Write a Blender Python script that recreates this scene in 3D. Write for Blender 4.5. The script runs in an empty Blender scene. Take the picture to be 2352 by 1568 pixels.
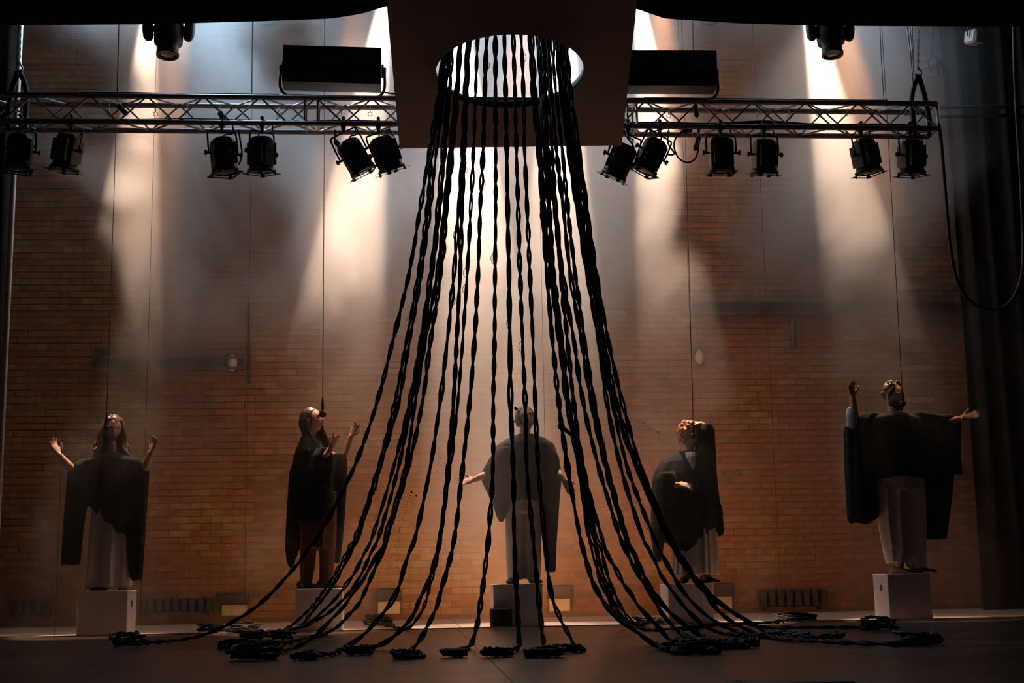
import bpy, bmesh, math, random
from mathutils import Vector, Matrix, noise
random.seed(7)
SC = bpy.context.scene
COL = SC.collection
PI = math.pi

# ------------------------------------------------------------------ camera
FPX = 3152.0                       # focal length in pixels of the 2352 x 1568 frame
PITCH, YAW, ROLL = math.radians(9.83), math.radians(4.5), math.radians(1.0)
EYE = Vector((0.0, 0.0, 0.43))
FWD = Vector((math.sin(YAW)*math.cos(PITCH), math.cos(YAW)*math.cos(PITCH), math.sin(PITCH)))
RGT0 = Vector((math.cos(YAW), -math.sin(YAW), 0))
UP0 = RGT0.cross(FWD)
RGT = RGT0*math.cos(ROLL) - UP0*math.sin(ROLL)
UPV = UP0*math.cos(ROLL) + RGT0*math.sin(ROLL)
cam = bpy.data.cameras.new('camera')
cam.sensor_width = 36.0
cam.lens = FPX/2352.0*36.0
cam.clip_end = 100
camo = bpy.data.objects.new('camera', cam)
M = Matrix((RGT, UPV, -FWD)).transposed().to_4x4()
M.translation = EYE
camo.matrix_world = M
COL.objects.link(camo)
SC.camera = camo

def ray(x, y):
    return FWD + RGT*((x-1176.0)/FPX) + UPV*((784.0-y)/FPX)
def atY(x, y, Y):                  # a pixel's point on the upstage plane at distance Y
    d = ray(x, y); return EYE + d*((Y-EYE.y)/d.y)
def atZ(x, y, z=0.0):              # a pixel's point on a level surface
    d = ray(x, y); return EYE + d*((z-EYE.z)/d.z)
def atD(x, y, D):                  # a pixel's point at axial depth D
    return EYE + ray(x, y)*D
def depth_of(p): return (p-EYE).dot(FWD)

# ------------------------------------------------------------------ world, colour, light
w = bpy.data.worlds.new('world'); SC.world = w; w.use_nodes = True
w.node_tree.nodes['Background'].inputs[0].default_value = (0.60, 0.46, 0.50, 1)
w.node_tree.nodes['Background'].inputs[1].default_value = 0.022
vs = SC.view_settings
SC.display_settings.display_device = 'sRGB'
vs.view_transform = 'Standard'; vs.look = 'None'; vs.gamma = 1.0; vs.use_curve_mapping = False
vs.exposure = 0.4
cy = SC.cycles
cy.max_bounces = 6; cy.diffuse_bounces = 3; cy.glossy_bounces = 2; cy.transmission_bounces = 2
cy.volume_bounces = 1; cy.transparent_max_bounces = 12
cy.volume_step_rate = 6.0; cy.volume_max_steps = 128
cy.use_denoising = True
cy.use_adaptive_sampling = True; cy.adaptive_threshold = 0.03
cy.sample_clamp_indirect = 4.0

FILM_Y, WALL_Y = 12.6, 16.0

def spot(name, loc, target, power, color, angle, blend=0.35, size=0.05):
    l = bpy.data.lights.new(name, 'SPOT')
    l.energy = power; l.color = color; l.spot_size = math.radians(angle); l.spot_blend = blend
    l.shadow_soft_size = size
    o = bpy.data.objects.new(name, l)
    o.location = loc
    o.rotation_euler = (Vector(target)-Vector(loc)).to_track_quat('-Z', 'Y').to_euler()
    COL.objects.link(o)
    return o
PEACH = (1.0, 0.69, 0.49)
# tungsten beams from the grid, each aimed down at a performer from a little upstage
BEAMS = [((356, -90), (252, 985), 14.6, 9000, 11.5),
         ((896, -90), (745, 985), 14.6, 14000, 12.5),
         ((1040, -90), (1120, 985), 14.6, 28000, 15),
         ((1300, -90), (1268, 985), 14.6, 26000, 14),
         ((1458, -90), (1585, 985), 14.6, 16000, 11.5),
         ((1838, -90), (2050, 985), 14.6, 14000, 13.0)]
for (a, b, Y, P, ang) in BEAMS:
    spot('beam_lamp', atY(a[0], a[1], Y), atY(b[0], b[1], 13.7 if 1000 < b[0] < 1400 else 13.15), P, PEACH, ang, 0.3, 0.03)
# cool white light up in the grid, raking level across the smoke
for (x, dx, dz, P, ang) in ((230, 1.0, -0.75, 1300, 80), (420, -1.0, -1.0, 600, 70), (860, 1.0, -0.7, 850, 90), (1480, -1.0, -0.7, 850, 90), (1560, 1.0, -0.6, 900, 65)):
    q = atY(x, -250, 13.9)
    spot('cool_lamp', q, q + Vector((dx, -0.4, dz)), P, (0.50, 0.76, 1.0), ang, 1.0, 0.15)
# an amber special on each performer, from above
for (x, y) in ((250, 1060), (745, 1040), (1200, 1050), (1590, 1060), (2085, 990)):
    spot('special_lamp', atY(x*0.8+235, -120, 12.9), atY(x, y, 13.1), 800, (1.0, 0.40, 0.12), 18, 0.6, 0.05)
# amber fill spots added unseen behind the white boxes to wash the brick wall
for (x, P, c) in ((232, 17, (1.0, 0.44, 0.10)), (730, 62, (1.0, 0.44, 0.10)), (1190, 190, (1.0, 0.42, 0.11)), (1588, 72, (1.0, 0.36, 0.10)), (2092, 24, (1.0, 0.38, 0.09))):
    p = atY(x, 1400, 13.5); p.z = 0.12
    spot('amber_wall_fill', p, p + Vector((0, 2.5, 1.35)), P*1.1, c, 100, 1.0, 0.08)
# ------------------------------------------------------------------ helpers
def pmat(name, c1, c2=None, scale=6.0, rough=0.7, metal=0.0, bump=0.0, stretch=(1,1,1), detail=4, spec=0.5, coords='Object'):
    m = bpy.data.materials.get(name)
    if m: return m
    m = bpy.data.materials.new(name); m.use_nodes = True
    nt = m.node_tree; b = nt.nodes['Principled BSDF']
    tc = nt.nodes.new('ShaderNodeTexCoord'); mp = nt.nodes.new('ShaderNodeMapping')
    mp.inputs['Scale'].default_value = stretch
    nz = nt.nodes.new('ShaderNodeTexNoise'); nz.inputs['Scale'].default_value = scale; nz.inputs['Detail'].default_value = detail
    rp = nt.nodes.new('ShaderNodeValToRGB')
    rp.color_ramp.elements[0].position = 0.35; rp.color_ramp.elements[1].position = 0.68
    rp.color_ramp.elements[0].color = (*c1, 1); rp.color_ramp.elements[1].color = (*(c2 or [min(1, c*1.35+0.004) for c in c1]), 1)
    nt.links.new(tc.outputs[coords], mp.inputs[0]); nt.links.new(mp.outputs[0], nz.inputs['Vector'])
    nt.links.new(nz.outputs['Fac'], rp.inputs[0]); nt.links.new(rp.outputs[0], b.inputs['Base Color'])
    b.inputs['Roughness'].default_value = rough; b.inputs['Metallic'].default_value = metal
    b.inputs['Specular IOR Level'].default_value = spec
    if bump:
        bp = nt.nodes.new('ShaderNodeBump'); bp.inputs['Strength'].default_value = bump; bp.inputs['Distance'].default_value = 0.02
        nt.links.new(nz.outputs['Fac'], bp.inputs['Height']); nt.links.new(bp.outputs[0], b.inputs['Normal'])
    return m

def link(o, parent=None):
    COL.objects.link(o)
    if parent is not None: o.parent = parent
    return o
def mesh_obj(name, bm, mat, parent=None, smooth=False, loc=None):
    me = bpy.data.meshes.new(name); bm.to_mesh(me); bm.free()
    if mat: me.materials.append(mat)
    if smooth:
        for p in me.polygons: p.use_smooth = True
    o = bpy.data.objects.new(name, me)
    if loc is not None: o.location = loc
    return link(o, parent)
def data_obj(name, me, parent=None, M4=None):
    o = bpy.data.objects.new(name, me); link(o, parent)
    if M4 is not None: o.matrix_local = M4
    return o
def tag(o, label=None, cat=None, group=None, kind=None):
    if label: o['label'] = label
    if cat: o['category'] = cat
    if group: o['group'] = group
    if kind: o['kind'] = kind
    return o
def thing(name, label, cat, loc=(0,0,0), group=None, rot=None):
    o = bpy.data.objects.new(name, None); o.empty_display_size = 0.1
    o.location = loc
    if rot is not None: o.rotation_euler = rot
    link(o); return tag(o, label, cat, group)

def box(bm, c, s, M4=None, bevel=0.0):
    r = bmesh.ops.create_cube(bm, size=1.0)
    vs_ = r['verts']
    T = Matrix.Translation(Vector(c)) @ Matrix.Diagonal((s[0], s[1], s[2], 1))
    if M4 is not None: T = M4 @ T
    bmesh.ops.transform(bm, matrix=T, verts=vs_)
    if bevel:
        es = list({e for v in vs_ for e in v.link_edges})
        bmesh.ops.bevel(bm, geom=es, offset=bevel, segments=1, affect='EDGES', profile=0.5)
    return vs_
def frames(pts):
    n = len(pts); out = []
    t = (pts[1]-pts[0]).normalized()
    ref = Vector((0,0,1)) if abs(t.z) < 0.9 else Vector((1,0,0))
    nrm = (ref - t*ref.dot(t)).normalized()
    for i in range(n):
        t = (pts[min(i+1, n-1)]-pts[max(i-1, 0)])
        t = t.normalized() if t.length > 1e-9 else Vector((0,0,1))
        nrm = (nrm - t*nrm.dot(t))
        if nrm.length < 1e-6: nrm = t.orthogonal()
        nrm.normalize()
        out.append((t, nrm, t.cross(nrm)))
    return out
def tube(bm, pts, r, sides=6, caps=True, round_caps=False, fr=None):
    pts = [Vector(p) for p in pts]
    rs = [r]*len(pts) if not isinstance(r, (list, tuple)) else list(r)
    if round_caps:
        t0 = (pts[0]-pts[1]).normalized(); t1 = (pts[-1]-pts[-2]).normalized()
        a, b = pts[0], pts[-1]; ra, rb = rs[0], rs[-1]
        pts = [a+t0*ra*0.97, a+t0*ra*0.75] + pts + [b+t1*rb*0.75, b+t1*rb*0.97]
        rs = [ra*0.25, ra*0.68] + rs + [rb*0.68, rb*0.25]
    fr = fr or frames(pts)
    rings = []
    for p, rr, (t, n, b) in zip(pts, rs, fr):
        rings.append([bm.verts.new(p + (n*math.cos(2*PI*k/sides) + b*math.sin(2*PI*k/sides))*rr) for k in range(sides)])
    for A, B in zip(rings[:-1], rings[1:]):
        for k in range(sides):
            bm.faces.new((A[k], A[(k+1) % sides], B[(k+1) % sides], B[k]))
    if caps:
        bm.faces.new(list(reversed(rings[0]))); bm.faces.new(rings[-1])
    return rings
def lathe(bm, prof, sides=24, M4=None, closed_caps=True):     # profile of (radius, z) around the local z axis
    M4 = M4 or Matrix.Identity(4)
    rings = []
    for r_, z_ in prof:
        rings.append([bm.verts.new(M4 @ Vector((r_*math.cos(2*PI*k/sides), r_*math.sin(2*PI*k/sides), z_))) for k in range(sides)])
    for A, B in zip(rings[:-1], rings[1:]):
        for k in range(sides):
            bm.faces.new((A[k], A[(k+1) % sides], B[(k+1) % sides], B[k]))
    if closed_caps:
        bm.faces.new(list(reversed(rings[0]))); bm.faces.new(rings[-1])
def smooth_path(ctrl, step):
    """Catmull-Rom through control points, resampled at about STEP."""
    P = [Vector(p) for p in ctrl]
    P = [P[0]*2-P[1]] + P + [P[-1]*2-P[-2]]
    out = []
    for i in range(1, len(P)-2):
        a, b, c, d = P[i-1], P[i], P[i+1], P[i+2]
        n = max(1, int((c-b).length/step))
        for k in range(n):
            t = k/n
            out.append(0.5*((2*b)+(c-a)*t+(2*a-5*b+4*c-d)*t*t+(3*b-a-3*c+d)*t**3))
    out.append(P[-2])
    return out
def joined(bm):
    bmesh.ops.recalc_face_normals(bm, faces=bm.faces[:]); return bm
# ------------------------------------------------------------------ the place
M_floor = pmat('dance_floor', (0.060, 0.040, 0.034), (0.092, 0.062, 0.053), 1.6, 0.30, spec=0.35, stretch=(1.0, 1.4, 1), detail=7)
M_back = pmat('stage_back_floor', (0.46, 0.37, 0.31), (0.56, 0.46, 0.39), 2.0, 0.5)
M_seam = pmat('floor_seam', (0.02, 0.013, 0.011))
# stage floor: vinyl lengths side by side, running up and down stage
fl = bpy.data.objects.new('floor', None); link(fl); tag(fl, 'dark scuffed vinyl stage floor', None, None, 'structure')
# darker streaks in the vinyl print
nt = M_floor.node_tree
rp = [n for n in nt.nodes if n.type == 'VALTORGB'][0]
bs = nt.nodes['Principled BSDF']
tc = [n for n in nt.nodes if n.type == 'TEX_COORD'][0]
mp2 = nt.nodes.new('ShaderNodeMapping'); mp2.inputs['Scale'].default_value = (0.8, 2.2, 1)
nz2 = nt.nodes.new('ShaderNodeTexNoise'); nz2.inputs['Scale'].default_value = 1.3; nz2.inputs['Detail'].default_value = 5; nz2.inputs['Distortion'].default_value = 1.0
rp2 = nt.nodes.new('ShaderNodeValToRGB'); rp2.color_ramp.elements[0].position = 0.43; rp2.color_ramp.elements[1].position = 0.55
rp2.color_ramp.elements[0].color = (0.33, 0.32, 0.32, 1); rp2.color_ramp.elements[1].color = (1, 1, 1, 1)
mx = nt.nodes.new('ShaderNodeMix'); mx.data_type = 'RGBA'; mx.blend_type = 'MULTIPLY'; mx.inputs['Factor'].default_value = 1.0
nt.links.new(tc.outputs['Object'], mp2.inputs[0]); nt.links.new(mp2.outputs[0], nz2.inputs['Vector']); nt.links.new(nz2.outputs['Fac'], rp2.inputs[0])
nt.links.new(rp.outputs[0], mx.inputs[6]); nt.links.new(rp2.outputs[0], mx.inputs[7]); nt.links.new(mx.outputs[2], bs.inputs['Base Color'])
seamx = atZ(1098, 1490, 0).x
edges = [-9.5, seamx-4.0, seamx-2.0, seamx, seamx+2.0, seamx+4.0, seamx+6.0, 11.5]
for i, (a, b) in enumerate(zip(edges[:-1], edges[1:])):
    bm = bmesh.new(); g = 0.004
    box(bm, ((a+b)/2, (3.6+FILM_Y)/2, -0.02), (b-a-g, FILM_Y-3.6, 0.04))
    o = mesh_obj('vinyl_length', bm, M_floor, fl)
bm = bmesh.new(); box(bm, (1, 8.5, -0.075), (22, 11, 0.06)); mesh_obj('underlay', bm, M_seam, fl)
fb = bpy.data.objects.new('floor_upstage', None); link(fb); tag(fb, 'warm lit bare floor behind the clear film', None, None, 'structure')
for i in range(11):
    bm = bmesh.new(); box(bm, (-8.5+i*2.0, (FILM_Y+WALL_Y)/2+0.1, -0.022), (1.994, WALL_Y-FILM_Y+0.2, 0.04)); mesh_obj('floor_sheet', bm, M_back, fb)

# brick back wall: bricks proud of recessed mortar
M_mortar = pmat('mortar', (0.14, 0.078, 0.046), (0.185, 0.105, 0.064), 5, 0.95)
brick_mats = [pmat('brick_%s' % n, c, None, 9, 0.92, bump=0.3) for n, c in
              (('red', (0.18, 0.078, 0.042)), ('brown', (0.155, 0.08, 0.046)), ('ochre', (0.185, 0.105, 0.052)), ('dark', (0.115, 0.060, 0.037)), ('pale', (0.205, 0.13, 0.08)))]
wb = bpy.data.objects.new('wall_back', None); link(wb); tag(wb, 'brick back wall of the stage in amber light', None, None, 'structure')
bm = bmesh.new(); box(bm, (1, WALL_Y+0.1125, 3.9), (20, 0.28, 7.9)); mesh_obj('mortar_bed', bm, M_mortar, wb)
BW, BH, G = 0.226, 0.066, 0.011
brick_me = []
for mi in brick_mats:
    bm = bmesh.new(); box(bm, (0, 0, 0), (BW, 0.05, BH), None, 0.004)
    me = bpy.data.meshes.new('brick'); bm.to_mesh(me); bm.free(); me.materials.append(mi); brick_me.append(me)
PIL0, PIL1 = atY(2076, 800, WALL_Y).x, atY(2112, 800, WALL_Y).x
stuff = [([], []) for _ in brick_mats]
rows = int(7.4/(BH+G)); nparts = 0
vis = []
for r in range(rows):
    z = 0.05 + r*(BH+G) + BH/2
    off = (r % 2)*0.5*(BW+G)
    for c in range(int(15.5/(BW+G))):
        x = -6.6 + c*(BW+G) + off
        v = noise.noise(Vector((x*0.55, z*0.8, 3.1))) + 0.35*random.uniform(-1, 1)
        k = 3 if v < -0.42 else 1 if v < -0.05 else 0 if v < 0.22 else 2 if v < 0.5 else 4
        if z > 5.2 and k == 4: k = 2
        y = WALL_Y - 0.005 - random.uniform(0, 0.008)
        near_pil = PIL0-0.25 < x < PIL1+0.15
        part = (PIL0-2.6 < x < PIL1+0.45 and 0.7 < z < 3.2)
        vis.append((part, x, y, z, k))
parts = [v for v in vis if v[0]]
random.shuffle(parts); parts_keep = set(id(v) for v in parts[:300])
for v in vis:
    _, x, y, z, k = v
    if id(v) in parts_keep:
        data_obj('brick', brick_me[k], wb, Matrix.Translation((x, y, z)))
    else:
        V, F = stuff[k]; n0 = len(V)
        for sx, sz in ((-1, -1), (1, -1), (1, 1), (-1, 1)):
            V.append((x+sx*BW/2, y-0.025, z+sz*BH/2))
        for sx, sz in ((-1, -1), (1, -1), (1, 1), (-1, 1)):
            V.append((x+sx*BW/2, y+0.025, z+sz*BH/2))
        F.append((n0, n0+1, n0+2, n0+3))
        F += [(n0+a, n0+4+a, n0+4+b, n0+b) for a, b in ((0, 1), (1, 2), (2, 3), (3, 0))]
for k, b_ in enumerate(stuff):
    me = bpy.data.meshes.new('brickwork'); me.from_pydata(b_[0], [], b_[1]); me.materials.append(brick_mats[k])
    o = data_obj('brickwork', me, wb); o['kind'] = 'stuff'
M_lime = pmat('lime_mortar', (0.33, 0.28, 0.2), None, 30, 0.9)
# toothed pilaster edge: proud quoin bricks every few courses
for r in range(8, 62):
    if r % 5 in (1, 2, 4):
        z = 0.05 + r*(BH+G) + BH/2
        wq = 0.30 if r % 5 == 1 else 0.21
        bm = bmesh.new(); box(bm, (0, 0, 0), (wq, 0.06, BH), None, 0.004)
        mesh_obj('quoin_brick', bm, brick_mats[random.choice((1, 3, 3, 4))], wb, loc=(PIL0+wq/2, WALL_Y-0.05, z))
# steel beams built into the wall
M_steel = pmat('painted_steel', (0.045, 0.032, 0.03), (0.07, 0.05, 0.045), 4, 0.8)
for i, (xa, ya, xb, yb, h) in enumerate(((1592, 712, 2190, 704, 0.17), (215, 838, 560, 832, 0.15))):
    A, B = atY(xa, ya, WALL_Y-0.1), atY(xb, yb, WALL_Y-0.1)
    bm = bmesh.new(); L = B.x-A.x
    for dz, hh, dd in ((h/2-0.012, 0.024, 0.16), (-h/2+0.012, 0.024, 0.16), (0, h-0.04, 0.04)):
        box(bm, ((A.x+B.x)/2, WALL_Y-0.08, (A.z+B.z)/2+dz), (L, dd, hh))
    o = mesh_obj('trim_%d' % (i+1), bm, M_steel, None); tag(o, ['dark steel beam across the brick wall behind the rightmost performers', 'dark rusty beam across the brick wall behind the leftmost performer'][i], None, None, 'structure')
for i, (xa, ya, w_) in enumerate(((1822, 740, .12), (1822, 790, .1))):
    pass
# side walls are masked by black drapes; ceiling void
M_void = pmat('black_void', (0.006, 0.005, 0.005), None, 3, 0.95)
bm = bmesh.new(); box(bm, (1, 10.5, 8.05), (22, 13, 0.1)); o = mesh_obj('ceiling', bm, M_void); tag(o, 'black fly loft over the stage', None, None, 'structure')
bm = bmesh.new(); box(bm, (-8.55, 10, 4), (0.1, 13, 8)); o = mesh_obj('wall_left', bm, M_void); tag(o, None, None, None, 'structure')
bm = bmesh.new(); box(bm, (10.55, 10, 4), (0.1, 13, 8)); o = mesh_obj('wall_right', bm, M_void); tag(o, None, None, None, 'structure')
# ------------------------------------------------------------------ stage haze
HZ0, HZ1 = Vector((atY(-60, 700, 14).x, FILM_Y+0.1, 0.0)), Vector((atY(2330, 700, 14).x, WALL_Y-0.17, 7.75))
CLOUDS = [(atY(1150, 600, 14.2), (3.0, 2.4, 4.8), 0.45), (atY(1170, 1120, 12.95), (1.0, 0.7, 1.5), 0.85), (atY(1150, 1000, 14.6), (2.4, 1.5, 2.4), 0.3), (atY(800, 450, 14.0), (1.6, 2.0, 2.4), 0.12),
          # clear pockets
          (atY(1680, 450, 13.8), (1.25, 3.5, 1.2), -1.6), (atY(2260, 250, 14.0), (1.9, 4.0, 3.4), -1.4), (atY(20, 600, 14.0), (1.5, 4.0, 3.4), -1.4),
          (atY(150, 130, 13.5), (0.9, 3.0, 0.9), -1.0), (atY(540, 470, 13.6), (0.85, 3.0, 1.2), -0.9), (atY(190, 700, 13.6), (0.8, 2.5, 0.9), -0.8), (atY(620, 100, 13.6), (0.8, 3.0, 0.8), -0.5), (atY(1700, 130, 13.6), (0.8, 3.0, 0.7), -0.8)]
def haze_object():
    m = bpy.data.materials.new('stage_haze'); m.use_nodes = True
    nt = m.node_tree; nt.nodes.clear()
    out = nt.nodes.new('ShaderNodeOutputMaterial')
    vp = nt.nodes.new('ShaderNodeVolumeScatter'); vp.inputs['Anisotropy'].default_value = 0.15
    vp.inputs['Color'].default_value = (0.96, 0.95, 0.94, 1)
    at = nt.nodes.new('ShaderNodeAttribute'); at.attribute_name = 'density'
    nt.links.new(at.outputs['Fac'], vp.inputs['Density']); nt.links.new(vp.outputs[0], out.inputs['Volume'])
    m.cycles.volume_sampling = 'EQUIANGULAR'
    g = bpy.data.node_groups.new('haze_density', 'GeometryNodeTree')
    g.interface.new_socket('Geometry', in_out='INPUT', socket_type='NodeSocketGeometry')
    g.interface.new_socket('Geometry', in_out='OUTPUT', socket_type='NodeSocketGeometry')
    N, Lk = g.nodes, g.links
    gout = N.new('NodeGroupOutput'); N.new('NodeGroupInput')
    vc = N.new('GeometryNodeVolumeCube')
    vc.inputs['Min'].default_value = HZ0; vc.inputs['Max'].default_value = HZ1
    vc.inputs['Resolution X'].default_value = 150; vc.inputs['Resolution Y'].default_value = 34; vc.inputs['Resolution Z'].default_value = 104
    pos = N.new('GeometryNodeInputPosition')
    mp = N.new('ShaderNodeVectorMath'); mp.operation = 'MULTIPLY_ADD'; mp.inputs[1].default_value = (1.0, 0.2, 0.8); mp.inputs[2].default_value = (3.7, 0.4, 1.2)
    nz = N.new('ShaderNodeTexNoise'); nz.inputs['Scale'].default_value = 0.62; nz.inputs['Detail'].default_value = 4
    nz.inputs['Roughness'].default_value = 0.6; nz.inputs['Distortion'].default_value = 0.9
    mr = N.new('ShaderNodeMapRange'); mr.inputs['From Min'].default_value = 0.40; mr.inputs['From Max'].default_value = 0.62
    mr.inputs['To Min'].default_value = 0.04; mr.inputs['To Max'].default_value = 0.75
    Lk.new(pos.outputs[0], mp.inputs[0]); Lk.new(mp.outputs[0], nz.inputs['Vector']); Lk.new(nz.outputs[0], mr.inputs['Value'])
    sp = N.new('ShaderNodeSeparateXYZ'); Lk.new(pos.outputs[0], sp.inputs[0])
    hz_ = N.new('ShaderNodeMapRange'); hz_.interpolation_type = 'SMOOTHSTEP'
    for nm, v in (('From Min', 2.2), ('From Max', 4.4), ('To Min', 0.09), ('To Max', 1.0)): hz_.inputs[nm].default_value = v
    Lk.new(sp.outputs['Z'], hz_.inputs['Value'])
    mu = N.new('ShaderNodeMath'); mu.operation = 'MULTIPLY'; Lk.new(mr.outputs[0], mu.inputs[0]); Lk.new(hz_.outputs[0], mu.inputs[1])
    cur = mu.outputs[0]
    # thicker smoke where it has built up: soft clouds (centre, radii, density)
    for (c, r, dens) in CLOUDS:
        m2 = N.new('ShaderNodeVectorMath'); m2.operation = 'MULTIPLY_ADD'
        m2.inputs[2].default_value = (-c[0]/r[0], -c[1]/r[1], -c[2]/r[2]); m2.inputs[1].default_value = (1/r[0], 1/r[1], 1/r[2])
        gr = N.new('ShaderNodeTexGradient'); gr.gradient_type = 'QUADRATIC_SPHERE'
        Lk.new(pos.outputs[0], m2.inputs[0]); Lk.new(m2.outputs[0], gr.inputs[0])
        ma = N.new('ShaderNodeMath'); ma.operation = 'MULTIPLY_ADD'; ma.inputs[1].default_value = dens
        Lk.new(gr.outputs[1], ma.inputs[0]); Lk.new(cur, ma.inputs[2]); cur = ma.outputs[0]
    for lo, hi in ((HZ0.x, HZ0.x+1.3), (HZ1.x, HZ1.x-1.5)):      # thins out towards the wings
        fx_ = N.new('ShaderNodeMapRange'); fx_.interpolation_type = 'SMOOTHSTEP'
        fx_.inputs['From Min'].default_value = lo; fx_.inputs['From Max'].default_value = hi
        Lk.new(sp.outputs['X'], fx_.inputs['Value'])
        m3 = N.new('ShaderNodeMath'); m3.operation = 'MULTIPLY'; Lk.new(cur, m3.inputs[0]); Lk.new(fx_.outputs[0], m3.inputs[1]); cur = m3.outputs[0]
    mxz = N.new('ShaderNodeMath'); mxz.operation = 'MAXIMUM'; mxz.inputs[1].default_value = 0.0
    Lk.new(cur, mxz.inputs[0]); Lk.new(mxz.outputs[0], vc.inputs['Density'])
    sm = N.new('GeometryNodeSetMaterial'); sm.inputs['Material'].default_value = m
    Lk.new(vc.outputs[0], sm.inputs[0]); Lk.new(sm.outputs[0], gout.inputs[0])
    me = bpy.data.meshes.new('stage_haze'); me.materials.append(m)
    o = bpy.data.objects.new('stage_haze', me); link(o)
    md = o.modifiers.new('haze', 'NODES'); md.node_group = g
    return o
hz = haze_object(); tag(hz, 'drifting smoke haze filling the stage behind the film', 'haze', None, 'stuff')
# ------------------------------------------------------------------ hanging panel with round hole
M_panel = pmat('mauve_panel', (0.30, 0.205, 0.205), (0.34, 0.235, 0.235), 2.5, 0.75, coords='Object')
M_blackedge = pmat('panel_edge', (0.012, 0.010, 0.010), None, 6, 0.7)
M_wire = pmat('steel_wire', (0.03, 0.03, 0.03), None, 12, 0.5, 0.6)
PC = atD(1171, 168, 10.0)
TILT = math.radians(8)
PE2 = Vector((0, math.cos(TILT), -math.sin(TILT))); PE1 = Vector((1, 0, 0)); PN = PE1.cross(PE2)
def on_panel(x, y):
    d = ray(x, y); t = (PC-EYE).dot(PN)/d.dot(PN); q = EYE + d*t - PC
    return Vector((q.dot(PE1), q.dot(PE2)))
HR = (on_panel(1343, 160)-on_panel(1000, 166)).length/2
pan = thing('hanging_canopy', 'large mauve canopy board with a round hole the ropes drop through', 'canopy', PC)
Mpan = Matrix((PE1, PE2, PN)).transposed().to_4x4(); pan.matrix_world = Matrix.Translation(PC) @ Mpan
cA, cB, cC, cD = on_panel(918, 341), on_panel(1428, 334), on_panel(1471, -70), on_panel(881, -70)
top_mid, bot_mid = on_panel(1177, -70), on_panel(1173, 337.5)
TH = 0.05
for side in (0, 1):
    n = 40
    if side == 0:   # left half; the arc runs from the near rim round the left to the far rim
        arc = [Vector((HR*math.cos(a), HR*math.sin(a))) for a in [(-PI/2) - PI*k/n for k in range(n+1)]]
        poly = [bot_mid + Vector((-0.0006, 0)), cA, cD, top_mid + Vector((-0.0006, 0))] + arc
    else:
        arc = [Vector((HR*math.cos(a), HR*math.sin(a))) for a in [(PI/2) - PI*k/n for k in range(n+1)]]
        poly = [top_mid + Vector((0.0006, 0)), cC, cB, bot_mid + Vector((0.0006, 0))] + arc
    bm = bmesh.new()
    lo = [bm.verts.new((p.x, p.y, 0)) for p in poly]; hi = [bm.verts.new((p.x, p.y, TH)) for p in poly]
    bm.faces.new(lo); bm.faces.new(list(reversed(hi)))
    for i in range(len(poly)):
        j = (i+1) % len(poly); bm.faces.new((lo[i], lo[j], hi[j], hi[i]))
    joined(bm); bmesh.ops.triangulate(bm, faces=[f for f in bm.faces if len(f.verts) > 4])
    mesh_obj('panel_half', bm, M_panel, pan)
bm = bmesh.new()
pr = [(HR+0.001, 0.0), (HR+0.001, TH+0.003), (HR-0.004, TH+0.003), (HR-0.004, 0.003), (HR+0.001, 0.0)]
lathe(bm, pr, 72, closed_caps=False); mesh_obj('hole_rim', bm, M_blackedge, pan, True)
for p in (cA*0.9, cB*0.9, cC*0.8, cD*0.8):
    bm = bmesh.new(); base = Vector((p.x, p.y, TH)); topw = Mpan.to_3x3().inverted() @ Vector((0, 0, 8.0-(PC+Mpan.to_3x3() @ base).z))
    tube(bm, [base, base+topw], 0.004, 5); mesh_obj('hanging_wire', bm, M_wire, pan)

# ------------------------------------------------------------------ black border cloth
M_drape = pmat('black_drape', (0.010, 0.009, 0.009), (0.016, 0.014, 0.013), 14, 0.95, spec=0.1)
hem = [(-250, 52), (0, 52), (340, 50), (600, 43), (760, 37), (830, 26), (889, 8), (1000, -12), (1176, -22), (1350, -12), (1462, 14), (1530, 37), (1700, 48), (1900, 54), (2352, 56), (2620, 58)]
def lerp_tab(tab, x):
    for (a, b), (c, d) in zip(tab[:-1], tab[1:]):
        if x <= c: return b + (d-b)*(x-a)/(c-a)
    return tab[-1][1]
BORDER_Y = (PC + PE1*on_panel(889, 8).x + PE2*on_panel(889, 8).y).y + 0.02
bm = bmesh.new(); nx = 150; cols = []
for i in range(nx+1):
    x = -250 + 2870*i/nx; y = lerp_tab(hem, x)
    p = atY(x, y, BORDER_Y); wv = 0.025*math.sin(i*0.9) + 0.015*math.sin(i*2.3)
    col = [bm.verts.new((p.x, BORDER_Y + wv*k + 0.03, p.z + (7.9-p.z)*(k**1.3))) for k in (0, 0.04, 0.3, 1.0)]
    cols.append(col)
for A, B in zip(cols[:-1], cols[1:]):
    for k in range(3): bm.faces.new((A[k], B[k], B[k+1], A[k+1]))
bo = mesh_obj('border_curtain', bm, M_drape, None, True)
sd = bo.modifiers.new('thick', 'SOLIDIFY'); sd.thickness = 0.012
tag(bo, 'black border curtain hanging across the top of the stage, resting on the panel', 'curtain')

# ------------------------------------------------------------------ braided ropes
M_rope = pmat('black_rope', (0.0035, 0.003, 0.003), (0.007, 0.006, 0.0055), 40, 0.75, bump=0.2, spec=0.25)
M_coil = pmat('black_rope_coil', (0.004, 0.0035, 0.003), (0.012, 0.010, 0.008), 30, 0.6, bump=0.2, spec=0.4)
PROF = [(0, 0), (.257, .085), (.39, .15), (.52, .22), (.657, .31), (.79, .45), (.92, .67), (1, 1)]
LV = (70, 163, 340, 480, 630, 780, 930, 1080)
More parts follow.
